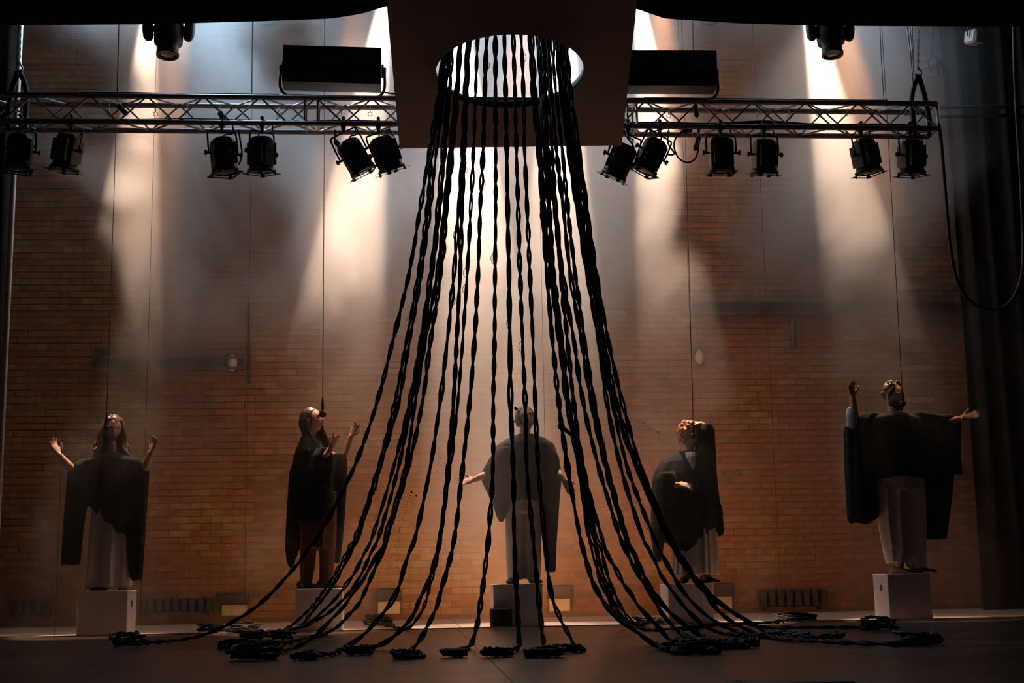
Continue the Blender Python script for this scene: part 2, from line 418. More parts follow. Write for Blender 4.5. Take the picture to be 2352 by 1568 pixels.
# x at each level, then the flare down to the floor (pixels), number of those last points that lie on the floor, coil (x, base y, width, height)
ROPES = [
 ((1017,1013,987,965,939,903,864,810), [(732,1230),(713,1253),(688,1289),(662,1319.5),(637,1347.6),(606,1378),(573,1404),(535,1427),(496.5,1447),(458,1460),(420,1468),(340,1475)], 2, (289,1484,82,34)),
 ((1023,1019,993,981,960,934,905,866), [(817,1230),(803,1256),(787,1286),(767,1322),(741,1360),(713,1396),(680,1427),(655,1446)], 1, (648,1470,62,26)),
 ((1028,1024,1003,987,967,941.5,914,871), [(824.5,1230),(810,1258),(792,1294),(769.5,1335),(741,1375.6),(713,1409),(695.5,1432),(670,1448),(630,1460)], 2, (578,1470,70,24)),
 ((1036,1031,1017,1005,988,966,939,902), [(856,1230),(836,1271),(818,1309),(795,1342),(772,1373),(749,1396),(721,1421.5),(695.5,1437),(650,1450),(600,1450)], 2, (556,1450,76,22)),
 ((1040,1036,1022,1010,992,970,944,913.5), [(870.5,1230),(851,1271),(833,1312),(810,1350),(782,1383),(752,1409),(726,1424),(698,1437),(640,1449),(540,1449)], 2, (480,1450,58,18)),
 ((1055,1051,1034,1020,1004,977,953,929), [(886,1230),(879,1258),(859,1286),(833,1332),(810,1363),(787,1396),(759,1424),(734,1450),(706,1470),(655,1492)], 2, (583,1517,146,44)),
 ((1059,1055,1040,1026,1012,989,969,935.5), [(890.6,1230),(882,1263),(864,1299),(846,1340),(826,1383),(803,1409),(777,1437),(749,1454),(700,1467),(640,1478)], 3, (545,1492,104,26)),
 ((1074,1070,1063,1053,1042.5,1027.6,1010,987), [(954.7,1230),(940,1268.5),(928,1304),(917,1345),(897,1386),(874,1414),(841,1452),(815,1472.6),(785,1491),(752,1502)], 2, (697,1517,70,26)),
 ((1078,1074,1067,1061,1056.5,1049,1041,1029), [(1011,1230),(994,1304),(981,1342),(963,1378),(951,1409),(933,1434),(915,1452),(892,1471),(861,1485)], 1, (822,1505,66,24)),
 ((1098,1094,1088,1081,1073,1063,1050.5,1033), [(1013,1230),(1002,1289),(991,1330),(981,1370.5),(968.5,1404),(951,1429),(935,1443),(912,1441)], 2, (868,1438,80,30)),
 ((1119,1115,1110,1103,1098,1090,1078,1062), [(1044.6,1230),(1029,1301),(1012,1359),(1002,1396),(981,1440),(961,1474.5),(945,1493)], 1, (935,1514,76,24)),
 ((1138,1138,1138.5,1138.5,1137,1136,1133,1132), [(1122.5,1230),(1110.5,1335),(1100,1413),(1093.5,1444),(1080,1483)], 1, (1043,1510,72,22)),
 ((1158,1160,1164,1166,1169,1171,1173,1179), [(1181,1230),(1187,1369),(1192,1461),(1189,1488)], 1, (1143,1509,78,24)),
 ((1178,1181.5,1186,1190,1194.6,1200,1206.6,1210.5), [(1224,1230),(1235,1352),(1240,1403),(1250,1485)], 1, (1253,1510,102,26)),
 ((1196,1200.6,1205,1211,1217,1224,1229.5,1237), [(1251,1230),(1264,1352),(1284,1413),(1301,1447),(1318,1480)], 1, (1310,1499,82,22)),
 ((1216,1221,1236,1245,1256,1269,1284,1305), [(1332,1230),(1351,1301.6),(1364,1342),(1384,1378),(1412,1416),(1438,1434),(1463,1449.6),(1484,1467),(1512,1484),(1537,1490)], 2, (1610,1503,116,36)),
 ((1222,1226,1241,1251,1264,1284,1303,1330), [(1352,1230),(1361,1253),(1374,1314),(1387,1347.6),(1402,1381),(1420,1414),(1442,1434),(1468,1455),(1494,1474),(1522,1481)], 2, (1588,1488,90,26)),
 ((1234,1240,1250,1260,1270,1289,1306,1335), [(1362,1230),(1370,1253),(1381,1305),(1395,1347),(1411,1385),(1430,1416),(1452,1432),(1472,1435)], 1, (1492,1434,80,20)),
 ((1240,1244,1254,1263,1273,1291,1308,1338), [(1369,1230),(1379,1253),(1389,1296.5),(1402,1340),(1420,1381),(1440,1416),(1458,1434),(1479,1443),(1504,1446),(1542,1444)], 3, (1596,1447,62,18)),
 ((1247,1251,1258,1273.6,1288,1303,1318.6,1341), [(1381,1230),(1397,1276),(1415,1307),(1430,1337),(1450.5,1365),(1466,1391),(1489,1416),(1512,1439),(1542,1470),(1600,1482)], 2, (1660,1492,60,24)),
 ((1254,1259,1268,1277,1293,1317.7,1340.6,1377), [(1423,1230),(1433,1253),(1448,1286),(1466,1319.5),(1489,1355),(1509,1388),(1524.5,1414),(1542,1434),(1565,1454),(1590,1465),(1650,1475)], 3, (1722,1488,56,26)),
 ((1258,1263,1277.5,1294,1310,1335,1359,1393), [(1435,1230),(1453,1268.5),(1468,1302),(1484,1332),(1501.5,1363),(1522,1388),(1542,1409),(1565,1429),(1593,1449),(1614,1460),(1639,1472)], 2, (1692,1490,70,24)),
 ((1268,1273,1291,1304,1321.5,1342.5,1366.5,1397), [(1439,1230),(1460,1276),(1476,1314),(1494,1350),(1517,1378),(1537,1404),(1558,1422),(1580,1435),(1610,1436),(1657,1434),(1695,1433),(1746,1430),(1790,1427)], 5, (1838,1427,90,24)),
 ((1278,1283,1304,1325,1348,1374,1395,1427.7), [(1474.6,1230),(1489,1258),(1507,1294),(1519,1322),(1537,1347.6),(1560,1378),(1581,1404),(1606,1427),(1629,1443),(1657,1453),(1695,1457),(1746,1460)], 3, (1800,1466,80,18)),
 ((1284,1288,1311,1330,1353,1378,1407.6,1443), [(1500.4,1230),(1517,1266),(1537,1304),(1558,1342),(1581,1373),(1609,1401),(1637,1424),(1662,1438),(1693,1450),(1734,1457),(1790,1463)], 3, (1842,1470,80,20)),
 ((1289,1293,1318.6,1335,1357,1384,1412,1464), [(1531,1230),(1552.5,1266),(1575.5,1304),(1601,1340),(1626.5,1370.5),(1647,1398.6),(1675,1424),(1708,1442),(1746,1457),(1803,1466),(1860,1471),(1950,1475),(2060,1478)], 5, (2122,1483,112,36)),
 ((1296,1300,1325,1343,1364.5,1387,1418,1468), [(1535,1230),(1565,1279),(1588,1317),(1614,1347.6),(1642,1375.6),(1670,1396),(1698,1416),(1721,1430),(1759,1440),(1810,1441),(1900,1440),(1980,1440)], 4, (2026,1447,96,34)),
 ((1302,1306,1330,1349,1370,1397,1431,1475.5), [(1539.6,1230),(1573,1289),(1598.5,1327),(1632,1365),(1665,1393.5),(1698,1414),(1728.6,1434),(1759,1449),(1797,1460),(1870,1465)], 3, (1922,1468,48,18)),
]
ORD = ('first second third fourth fifth sixth seventh eighth ninth tenth eleventh twelfth thirteenth fourteenth fifteenth sixteenth seventeenth eighteenth '
       'nineteenth twentieth twenty-first twenty-second twenty-third twenty-fourth twenty-fifth twenty-sixth twenty-seventh twenty-eighth').split()
def twisted(name, path, parent, seed, mat, rad=0.0095, off=0.0085, period=0.36, sides=6):
    """two thin strands wound round each other, with loose stretches"""
    fr = frames(path); s = 0.0
    phs = []; offs = []; rr = []
    ph = random.uniform(0, 6)
    for i, p in enumerate(path):
        if i: s = (path[i]-path[i-1]).length
        ph += 2*PI*s/period*(1.0+0.5*noise.noise(Vector((i*0.05, seed, 0))))
        phs.append(ph)
        v = noise.noise(Vector((i*0.11, seed, 4.2))); offs.append(off*(0.95+0.8*v))
        rr.append(rad*(1.0+0.35*noise.noise(Vector((i*0.27, seed, 9.1)))))
    for k in (0, 1):
        pts = [p + (n*math.cos(a+PI*k)+b*math.sin(a+PI*k))*o_ for p, (t, n, b), a, o_ in zip(path, fr, phs, offs)]
        bm = bmesh.new(); tube(bm, pts, [r_*(1 if k else 0.92) for r_ in rr], sides, fr=fr); mesh_obj(name, bm, mat, parent, True)
for i, (xs, low, nfl, coil) in enumerate(ROPES):
    pts2 = [(x, y) for x, y in zip(xs, LV)] + low
    ncon = len(pts2)-nfl
    cw = atZ(pts2[ncon][0], pts2[ncon][1], 0.02)       # touches the floor here
    dcon = depth_of(cw)
    dx = (xs[1]-1160)/150.0
    dtop = 10.0 + max(-1, min(1, (dcon-10.2)/2.0))*0.40*math.sqrt(max(0.05, 1-dx*dx))
    ctrl = []
    yc = pts2[ncon][1]
    for j, (x, y) in enumerate(pts2):
        if j >= ncon: ctrl.append(atZ(x, y, 0.02)); continue
        f = max(0.0, (y-340)/(yc-340)); f = lerp_tab(PROF, min(1, f))
        p = atD(x, y, dtop+(dcon-dtop)*f); p.z = max(p.z, 0.02)
        ctrl.append(p)
    ctrl[0] = ctrl[0] + (ctrl[0]-ctrl[1])*2.2           # on up through the hole to the grid
    cb = atZ(coil[0], coil[1], 0.0)
    mpp = depth_of(cb)/FPX
    R = coil[2]*mpp/2; H = coil[3]*mpp*1.05
    cb = cb + Vector((0, R*0.55, 0))
    e = ctrl[-1]-cb; e.z = 0
    entry = cb + e.normalized()*R*0.75 + Vector((0, 0, 0.03))
    ctrl.append(entry)
    path = smooth_path(ctrl, 0.032)
    far = 'behind the film' if cb.y > FILM_Y else 'on the stage floor'
    t = thing('braided_rope', '%s black twisted rope from the left, ending in a coil %s' % (ORD[i], far), 'rope', cb, 'black twisted ropes hanging from the round hole')
    path = [p-cb for p in path]
    twisted('strand', path, t, i*3.7, M_rope, rad=0.0088+0.002*random.random(), period=random.uniform(0.3, 0.44))
    # the spare length lies coiled where it ends
    turns = 5 + int(R*16); n = turns*44; cp = []
    a0 = math.atan2(e.y, e.x)
    for k in range(n):
        u = k/(n-1); a = a0 + u*turns*2*PI
        nn = noise.noise(Vector((k*0.0225, i*5.3, 0.7))); n2 = noise.noise(Vector((k*0.03, i*2.9, 7.7)))
        rad = R*(0.74+0.5*nn)
        z = 0.014 + (H-0.026)*(0.5+0.5*math.sin(a*0.63+i+3.2*n2))*(0.55+0.45*u)
        cp.append(Vector((math.cos(a)*rad, math.sin(a)*rad*0.8, z)))
    bm = bmesh.new(); tube(bm, cp, [0.0105*(1+0.38*math.sin(k*1.25+i)+0.3*noise.noise(Vector((k*0.3, i, 2)))) for k in range(n)], 6)
    co = mesh_obj('coil', bm, M_coil, t, True)
    # a loose wisp or two of unravelled strand
    for q in range(2):
        k = random.randrange(20, len(path)-60) if len(path) > 90 else 10
        a = path[k]; b_ = path[min(len(path)-1, k+3)]; sd_ = Vector((random.choice((-1, 1))*random.uniform(0.012, 0.03), 0, 0))
        bm = bmesh.new(); tube(bm, smooth_path([a, a*0.6+b_*0.4+sd_, a*0.2+b_*0.8+sd_*0.8, b_], 0.01), 0.0022, 4); mesh_obj('loose_thread', bm, M_rope, t, True)
# ------------------------------------------------------------------ lighting truss
M_alu = pmat('truss_aluminium', (0.42, 0.34, 0.31), (0.52, 0.43, 0.39), 20, 0.5, 0.4)
M_blk = pmat('black_metal', (0.012, 0.011, 0.011), (0.020, 0.018, 0.017), 18, 0.55, 0.0, spec=0.35)
M_cable = pmat('black_cable', (0.006, 0.006, 0.006), None, 25, 0.6)
M_lens = pmat('lens_glass', (0.10, 0.10, 0.11), (0.16, 0.15, 0.15), 7, 0.12, 0.0)
M_lensb = pmat('blue_gel', (0.02, 0.30, 0.75), (0.06, 0.45, 0.9), 5, 0.2)
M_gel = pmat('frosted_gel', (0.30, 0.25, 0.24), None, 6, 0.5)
M_yel = pmat('yellow_tape', (0.6, 0.35, 0.05), None, 9, 0.6)
TY = 12.25                                              # downstage chord plane
zt = atY(1176, 229, TY).z; zb = atY(1176, 287, TY).z; TD = zt-zb
xl, xr = atY(-60, 250, TY).x, atY(2152, 250, TY).x
tr = thing('lighting_truss', 'aluminium box truss spanning the stage with lanterns hung below', 'truss', ((xl+xr)/2, TY+TD/2, zb))
tl = Vector(tr.location)
for (y, z) in ((TY, zt), (TY+TD, zt), (TY, zb), (TY+TD, zb)):
    bm = bmesh.new(); tube(bm, [Vector((xl, y, z))-tl, Vector((xr, y, z))-tl], 0.026, 12); mesh_obj('chord', bm, M_alu, tr, True)
brace_me = {}
def brace(a, b, r=0.0085, name='brace'):
    a = Vector(a)-tl; b = Vector(b)-tl; key = (round((b-a).length, 3), r)
    if key not in brace_me:
        bm = bmesh.new(); tube(bm, [Vector((0, 0, 0)), Vector((0, 0, key[0]))], r, 6)
        me = bpy.data.meshes.new(name); bm.to_mesh(me); bm.free(); me.materials.append(M_alu); brace_me[key] = me
    data_obj(name, brace_me[key], tr, Matrix.Translation(a) @ (b-a).to_track_quat('Z', 'Y').to_matrix().to_4x4())
nb = int((xr-xl)/0.25); stp = (xr-xl)/nb
for i in range(nb):
    a, b = xl+i*stp, xl+(i+1)*stp
    u, v = (zt, zb) if i % 2 == 0 else (zb, zt)
    brace((a, TY, u), (b, TY, v)); brace((a, TY+TD, v), (b, TY+TD, u))
    if i % 2 == 0:
        brace((a, TY, zt), (b, TY+TD, zt)); brace((a, TY+TD, zb), (b, TY, zb))
    else:
        brace((a, TY+TD, zt), (b, TY, zt)); brace((a, TY, zb), (b, TY+TD, zb))
joints = [xl+0.001, atY(700, 250, TY).x, atY(730, 250, TY).x, atY(1440, 250, TY).x, atY(1462, 250, TY).x, xr-0.001]
for x in joints:
    for (p, q) in (((x, TY, zb), (x, TY, zt)), ((x, TY+TD, zb), (x, TY+TD, zt)), ((x, TY, zt), (x, TY+TD, zt)), ((x, TY, zb), (x, TY+TD, zb))):
        brace(p, q, 0.012, 'end_bar')

# power cable lying along the lower chords
def cable(name, label, pts, r=0.012, mat=None, cat='cable', group=None, step=0.04, sides=7):
    P = smooth_path(pts, step); c = P[0].copy()
    bm = bmesh.new(); tube(bm, [p-c for p in P], r, sides)
    o = mesh_obj(name, bm, mat or M_cable, None, True, loc=c); return tag(o, label, cat, group)
def wavy(xa, xb, yoff, n, amp, seed, z0):
    pts = []
    for i in range(n+1):
        x = xa+(xb-xa)*i/n; pts.append(Vector((x, TY+yoff, z0+amp*(0.6+noise.noise(Vector((x*1.3, seed, 0)))))))
    return pts
cable('loom_cable', 'thick black cable loom lying along the truss to the left of the panel', wavy(atY(250, 250, TY).x, atY(905, 250, TY).x, TD*0.55, 24, 0.035, 1.0, zb+0.04), 0.02)
cable('loom_cable', 'thick black cable loom lying along the truss to the right of the panel', wavy(atY(1436, 250, TY).x, atY(2120, 250, TY).x, TD*0.55, 26, 0.035, 5.0, zb+0.05), 0.022)
cable('truss_cable', 'thin black cable lying on top of the truss at its left part', wavy(atY(60, 220, TY).x, atY(640, 220, TY).x, 0.02, 20, 0.012, 9.0, zt+0.028), 0.008)
cable('truss_cable', 'thin black cable lying on top of the truss at its right part', wavy(atY(1480, 220, TY).x, atY(2040, 220, TY).x, 0.02, 20, 0.014, 12.0, zt+0.028), 0.008)

# ------------------------------------------------------------------ lanterns on the truss
# body centre (px), picture tilt in degrees, side turn, lens material, rear swing, words
def lantern(px, py, tilt, turn, lean, lensm, label, gelframe=True):
    c = atY(px, py, TY)
    Rb = Matrix.Rotation(math.radians(tilt), 4, 'Y') @ Matrix.Rotation(math.radians(lean), 4, 'X') @ Matrix.Rotation(math.radians(turn), 4, 'Z')
    t = thing('stage_lantern', label, 'lantern', c, 'black lanterns hung under the truss')
    hookx = c.x + (0.22*math.sin(math.radians(tilt)) if abs(tilt) > 3 else 0)
    # body: eight-sided housing, vented cap, front ring, colour frame runners
    bm = bmesh.new(); rs = [(0.075, 0.175), (0.105, 0.155), (0.118, 0.13), (0.118, -0.10), (0.108, -0.115)]
    rs = list(reversed(rs)); lathe(bm, rs, 8, Rb @ Matrix.Rotation(PI/8, 4, 'Z')); body = mesh_obj('housing', joined(bm), M_blk, t)
    for k in range(4):
        bm = bmesh.new(); a = PI/4 + k*PI/2
        box(bm, (math.cos(a)*0.113, math.sin(a)*0.113, 0.02), (0.012, 0.05, 0.20), Rb @ Matrix.Identity(4)); mesh_obj('vent_fin', bm, M_blk, body)
    bm = bmesh.new(); lathe(bm, [(0.100, -0.113), (0.122, -0.115), (0.124, -0.150), (0.100, -0.152), (0.100, -0.113)], 24, Rb, False); mesh_obj('lens_ring', joined(bm), M_blk, t, True)
    bm = bmesh.new(); lathe(bm, [(0.002, -0.158), (0.05, -0.154), (0.101, -0.140)], 24, Rb, False); mesh_obj('lens', joined(bm), lensm, t, True)
    for k in range(4):
        bm = bmesh.new(); a = k*PI/2+PI/4
        Rk = Rb @ Matrix.Rotation(a, 4, 'Z')
        box(bm, (0.124, 0, -0.155), (0.014, 0.035, 0.05), Rk); mesh_obj('gel_clip', bm, M_blk, t)
    if gelframe:
        bm = bmesh.new()
        for k in range(4):
            Rk = Rb @ Matrix.Rotation(k*PI/2, 4, 'Z'); box(bm, (0.112, 0, -0.166), (0.03, 0.25, 0.004), Rk)
        box(bm, (0, -0.145, -0.17), (0.03, 0.05, 0.004), Rb)
        mesh_obj('gel_frame', bm, M_blk, t)
    # yoke, clamp, knob
    pv = 0.03
    top = Vector((hookx-c.x, 0, zb-0.03-c.z))
    Ry = Matrix.Rotation(math.radians(tilt*0.5), 4, 'Y')
    L = Rb @ Vector((-0.142, 0, pv)); Rr = Rb @ Vector((0.142, 0, pv))
    m_ = top + Vector((0, 0, -0.07)); axis = (Rr-L).normalized()
    bm = bmesh.new()
    tube(bm, smooth_path([L, L*0.45+(m_-axis*0.142)*0.55, m_-axis*0.135, m_-axis*0.10+Vector((0, 0, 0.012)), m_+Vector((0, 0, 0.014)), m_+axis*0.10+Vector((0, 0, 0.012)), m_+axis*0.135, Rr*0.45+(m_+axis*0.142)*0.55, Rr], 0.012), 0.0085, 6)
    mesh_obj('yoke', bm, M_blk, t, True)
    bm = bmesh.new(); tube(bm, [m_+Vector((0, 0, 0.0)), top+Vector((0, 0, -0.01))], 0.016, 8); box(bm, top+Vector((0, 0, 0.012)), (0.045, 0.07, 0.06), None, 0.01); box(bm, top+Vector((0, 0, 0.075)), (0.03, 0.075, 0.03), None, 0.008)
    mesh_obj('hook_clamp', bm, M_blk, t)
    for s, q in ((1, Rr), (-1, L)):
        bm = bmesh.new(); tube(bm, [q-axis*0.03*s, q+axis*0.022*s], 0.012, 8); tube(bm, [q+axis*0.022*s, q+axis*0.038*s], 0.024, 8); mesh_obj('tilt_knob', bm, M_blk, t, True)
    # tail cable
    s0 = Rb @ Vector((0.02, 0.09, 0.16)); s1 = top + Vector((0.09*(1 if turn >= 0 else -1), 0.03, 0.04))
    bm = bmesh.new(); tube(bm, smooth_path([s0, s0+Vector((0.03, 0.03, 0.09)), s0*0.4+s1*0.6+Vector((0.05, 0, -0.02)), s1], 0.015), 0.007, 6); mesh_obj('tail_cable', bm, M_cable, t, True)
LANT = [
 (44, 352, 2, 20, 0, M_lens, 'black lantern at the far left end of the truss'),
 (153, 352, 9, -30, 8, M_gel, 'black lantern second from the left end, dim lens tipped towards us'),
 (514, 360, -6, 30, 0, M_lens, 'black lantern with a looped tail cable, third from the left end'),
 (601, 358, 0, 45, 8, M_gel, 'black lantern with side handle, fourth from the left end'),
 (816, 362, -30, 10, 6, M_lens, 'black lantern tilted hard outward, left of the blue lensed one'),
 (888, 355, -20, 25, 16, M_lensb, 'black lantern with a blue glowing lens beside the panel'),
 (1423, 372, 24, -20, 16, M_gel, 'black lantern with a pale frosted lens just right of the panel'),
 (1494, 360, 26, 20, 6, M_lens, 'black tilted lantern with a round dark lens, second right of the panel'),
 (1657, 358, 0, 0, 4, M_lens, 'upright black lantern right of the dangling cable loop'),
 (1757, 362, 0, 12, 14, M_gel, 'upright black lantern with a square colour frame, third from the right end'),
 (1989, 362, -9, 30, 2, M_lens, 'black lantern slightly tilted, second from the right end'),
 (2094, 364, 0, 20, 8, M_gel, 'upright black lantern with silver edged yoke at the right end'),
]
for a in LANT: lantern(*a)

# ------------------------------------------------------------------ three-cell floods on top of the truss
M_fl = pmat('flood_black', (0.010, 0.011, 0.012), (0.016, 0.017, 0.018), 10, 0.5, spec=0.4)
M_refl = pmat('flood_window', (0.06, 0.055, 0.04), (0.10, 0.09, 0.06), 9, 0.35)
def flood(x0, x1, y0, y1, tilt, label):
    A, B = atY(x0, (y0+y1)/2, TY+0.1), atY(x1, (y0+y1)/2, TY+0.1)
    W = (B-A).length; Hh = atY(x0, y0, TY+0.1).z-atY(x0, y1, TY+0.1).z
    c = (A+B)/2
    t = thing('cyc_flood', label, 'flood light', c, 'three-cell floods standing on the truss'); t.rotation_euler = (0, math.radians(tilt), 0)
    bm = bmesh.new(); prof = [(-0.14, -Hh/2), (0.10, -Hh/2), (0.15, -Hh/2+0.06), (0.15, Hh/2-0.10), (0.06, Hh/2), (-0.14, Hh/2)]
    lo = [bm.verts.new((-W/2, p[0], p[1])) for p in prof]; hi = [bm.verts.new((W/2, p[0], p[1])) for p in prof]
    bm.faces.new(lo); bm.faces.new(list(reversed(hi)))
    for i in range(len(prof)): j = (i+1) % len(prof); bm.faces.new((lo[i], hi[i], hi[j], lo[j]))
    b_ = mesh_obj('flood_body', joined(bm), M_fl, t)
    for k in (-1, 0, 1):
        bm = bmesh.new(); box(bm, (k*W*0.32, -0.142, 0.03), (W*0.15, 0.006, 0.035), None, 0.002); mesh_obj('vent_window', bm, M_refl, t)
        bm = bmesh.new(); box(bm, (k*W*0.32+W*0.16, -0.143, 0), (0.008, 0.006, Hh*0.96)); mesh_obj('rib', bm, M_fl, t)
    for s in (-1, 1):
        bm = bmesh.new(); box(bm, (s*(W/2+0.012), 0, 0), (0.02, 0.05, 0.12), None, 0.004); box(bm, (s*(W/2+0.03), 0, 0), (0.03, 0.03, 0.07), None, 0.006); mesh_obj('tilt_lock', bm, M_fl, t)
    bm = bmesh.new(); yz = -Hh/2-0.085
    tube(bm, smooth_path([(-W/2-0.03, 0, 0), (-W/2-0.03, 0, -Hh/2), (-W/2+0.03, 0, yz+0.005), (-W/2+0.12, 0, yz), (0, 0, yz), (W/2-0.12, 0, yz), (W/2-0.03, 0, yz+0.005), (W/2+0.03, 0, -Hh/2), (W/2+0.03, 0, 0)], 0.03), 0.014, 6)
    mesh_obj('yoke', bm, M_fl, t, True)
    zgap = (c.z+yz)-(zt+0.026)
    bm = bmesh.new(); box(bm, (-W*0.25, 0, yz-zgap/2), (0.05, 0.05, max(0.02, zgap+0.01))); box(bm, (W*0.25, 0, yz-zgap/2), (0.05, 0.05, max(0.02, zgap+0.01))); mesh_obj('truss_clamp', bm, M_fl, t)
flood(652, 876, 119, 202, 1.0, 'long black three-cell flood on the truss left of the panel')
flood(1424, 1640, 128, 208, -0.5, 'long black three-cell flood on the truss right of the panel')

# ------------------------------------------------------------------ moving heads hung above
M_mh = pmat('moving_head_black', (0.012, 0.014, 0.018), (0.020, 0.023, 0.028), 12, 0.45, spec=0.4)
def moving_head(px, py, Y, label, s=1.0, lean=8):
    c = atY(px, py, Y)
    t = thing('moving_head', label, 'moving head light', c, 'moving head lights above the truss')
    R = Matrix.Rotation(math.radians(-lean), 4, 'X')
    bm = bmesh.new(); lathe(bm, [(0.085*s, -0.16*s), (0.098*s, -0.13*s), (0.100*s, -0.06*s), (0.132*s, -0.05*s), (0.140*s, 0.10*s), (0.125*s, 0.20*s), (0.08*s, 0.25*s)], 20, R); mesh_obj('head_housing', joined(bm), M_mh, t, True)
    bm = bmesh.new(); lathe(bm, [(0.098*s, -0.155*s), (0.106*s, -0.16*s), (0.104*s, -0.185*s), (0.085*s, -0.185*s), (0.083*s, -0.16*s)], 24, R, False); mesh_obj('lens_ring', joined(bm), M_mh, t, True)
    bm = bmesh.new(); lathe(bm, [(0.002, -0.178*s), (0.05*s, -0.174*s), (0.086*s, -0.165*s)], 20, R, False); mesh_obj('lens', joined(bm), M_lens, t, True)
    for sx in (-1, 1):
        bm = bmesh.new(); pts = [(sx*0.185*s, 0, 0.02*s), (sx*0.195*s, 0, 0.10*s), (sx*0.19*s, 0, 0.25*s), (sx*0.16*s, 0, 0.40*s)]
        tube(bm, smooth_path(pts, 0.02), 0.05*s, 10, round_caps=True); mesh_obj('yoke_arm', bm, M_mh, t, True)
        bm = bmesh.new(); tube(bm, [(sx*0.12*s, 0, 0.09*s), (sx*0.19*s, 0, 0.09*s)], 0.03*s, 10); mesh_obj('tilt_bearing', bm, M_mh, t, True)
    bm = bmesh.new(); box(bm, (0, 0, 0.44*s), (0.44*s, 0.3*s, 0.08*s), None, 0.02); box(bm, (0, 0, 0.52*s), (0.36*s, 0.32*s, 0.1*s), None, 0.02); mesh_obj('base', bm, M_mh, t)
    bm = bmesh.new(); tube(bm, [(0, 0, 0.56*s), (0, 0, 8.0-c.z)], 0.02, 8); mesh_obj('drop_pipe', bm, M_mh, t, True)
moving_head(387, 88, 12.4, 'black moving head light hanging above the truss near its left part')
moving_head(1908, 88, 12.4, 'black moving head light hanging above the truss near its right part')
moving_head(612, 18, 14.9, 'faint moving head light in the smoke left of the panel', 1.0, 0)
moving_head(1628, 18, 14.9, 'faint moving head light in the smoke right of the panel', 1.0, 0)

# ------------------------------------------------------------------ rigging: wires, chains, hoists, pipe, loops of cable
def wire(name, label, pts, Y, r=0.004, cat='wire', mat=None):
    return cable(name, label, [atY(x, y, Y) for x, y in pts], r, mat or M_wire, cat, None, 0.3, 5)
wire('support_wire', 'thin steel wire rising from the truss left of the long left flood', [(578, 214), (579, 130), (581, -60)], TY+0.1)
wire('support_wire', 'thin steel wire rising behind the long flood right of the panel', [(1594, 215), (1592, 110), (1589, -60)], TY+0.3)
wire('support_wire', 'thin steel wire at the left side above the truss', [(269, 215), (272, 120), (275, -60)], TY+0.35)
wire('support_wire', 'thin steel wire right of the smoky moving head beam', [(2030, 226), (2024, 130), (2016, -60)], TY+0.3)
def chain(px, y0, y1, Y, label):
    top, bot = atY(px+3, y0, Y), atY(px, y1, Y)
    t = thing('hoist_chain', label, 'chain', bot, 'steel hoist chains')
    L = (top-bot).length; n = int(L/0.034); me = []
    for k in range(2):
        bm = bmesh.new(); ring = [Vector((math.cos(a)*0.011, 0, math.sin(a)*0.023)) for a in [2*PI*q/10 for q in range(11)]]
        tube(bm, ring, 0.0042, 4, caps=False)
        if k: bmesh.ops.rotate(bm, cent=(0, 0, 0), matrix=Matrix.Rotation(PI/2, 3, 'Z'), verts=bm.verts)
        m_ = bpy.data.meshes.new('chain_link'); bm.to_mesh(m_); bm.free(); m_.materials.append(M_alu); me.append(m_)
    for i in range(n):
        data_obj('chain_link', me[i % 2], t, Matrix.Translation((top-bot)*((i+0.5)/n)))
    bm = bmesh.new(); tube(bm, smooth_path([(0, 0, 0.02), (0.03, 0, -0.02), (0.025, 0, -0.06), (-0.02, 0, -0.075), (-0.035, 0, -0.045)], 0.01), 0.010, 7); mesh_obj('hook', bm, M_alu, t, True)
    # black sling from the hook round the truss
    for s in (-1, 1):
        bm = bmesh.new(); q = zt-bot.z
        tube(bm, smooth_path([(0, 0.0, -0.05), (s*0.05, 0.03, q*0.5), (s*0.075, 0.03, q+0.03), (s*0.08, 0.0, q-TD*0.5), (s*0.07, 0.02, zb-bot.z-0.04)], 0.04), 0.026, 8); mesh_obj('sling', bm, M_blk, t, True)
chain(44, -20, 150, TY+0.12, 'steel chain with black sling holding the truss at its left end')
chain(2108, -20, 160, TY+0.12, 'steel chain with black sling holding the truss at its right end')
for i, (xa, xb) in enumerate(((2080, 2098), (2087, 2100), (2094, 2096))):
    wire('hoist_rope', ['pale hoist rope', 'middle pale hoist rope', 'inner pale hoist rope'][i] + ' running up from the right truss hoist', [(xb, 200), ((xa+xb)/2+2, 120), (xa, 40), (xa-4, -60)], TY+0.1+0.05*i, 0.006, 'rope', M_alu)
# pipe running off to the right behind the truss end
A, B = atY(2158, 246, 13.0), atY(2470, 244, 13.0)
bm = bmesh.new(); tube(bm, [Vector((0, 0, 0)), B-A], 0.024, 10); o = mesh_obj('rigging_pipe', bm, M_steel, None, True, loc=A); tag(o, 'dark horizontal rigging pipe running off beyond the right truss end', 'pipe')
A, B = atY(2158, 268, 13.0), atY(2470, 264, 13.0)
bm = bmesh.new(); tube(bm, [Vector((0, 0, 0)), B-A], 0.018, 10); o = mesh_obj('rigging_pipe', bm, M_blk, None, True, loc=A); tag(o, 'thin black pipe just under the dark rigging pipe at right', 'pipe')
cable('hanging_cable', 'thick black cable hanging in a deep loop before the right drapes', [atY(x, y, 12.4) for x, y in ((2156, 285), (2162, 330), (2172, 450), (2184, 580), (2205, 660), (2240, 700), (2275, 711), (2310, 703), (2335, 670), (2350, 600), (2345, 420), (2332, 200), (2326, -40))], 0.018, None, 'cable', None, 0.05, 8)
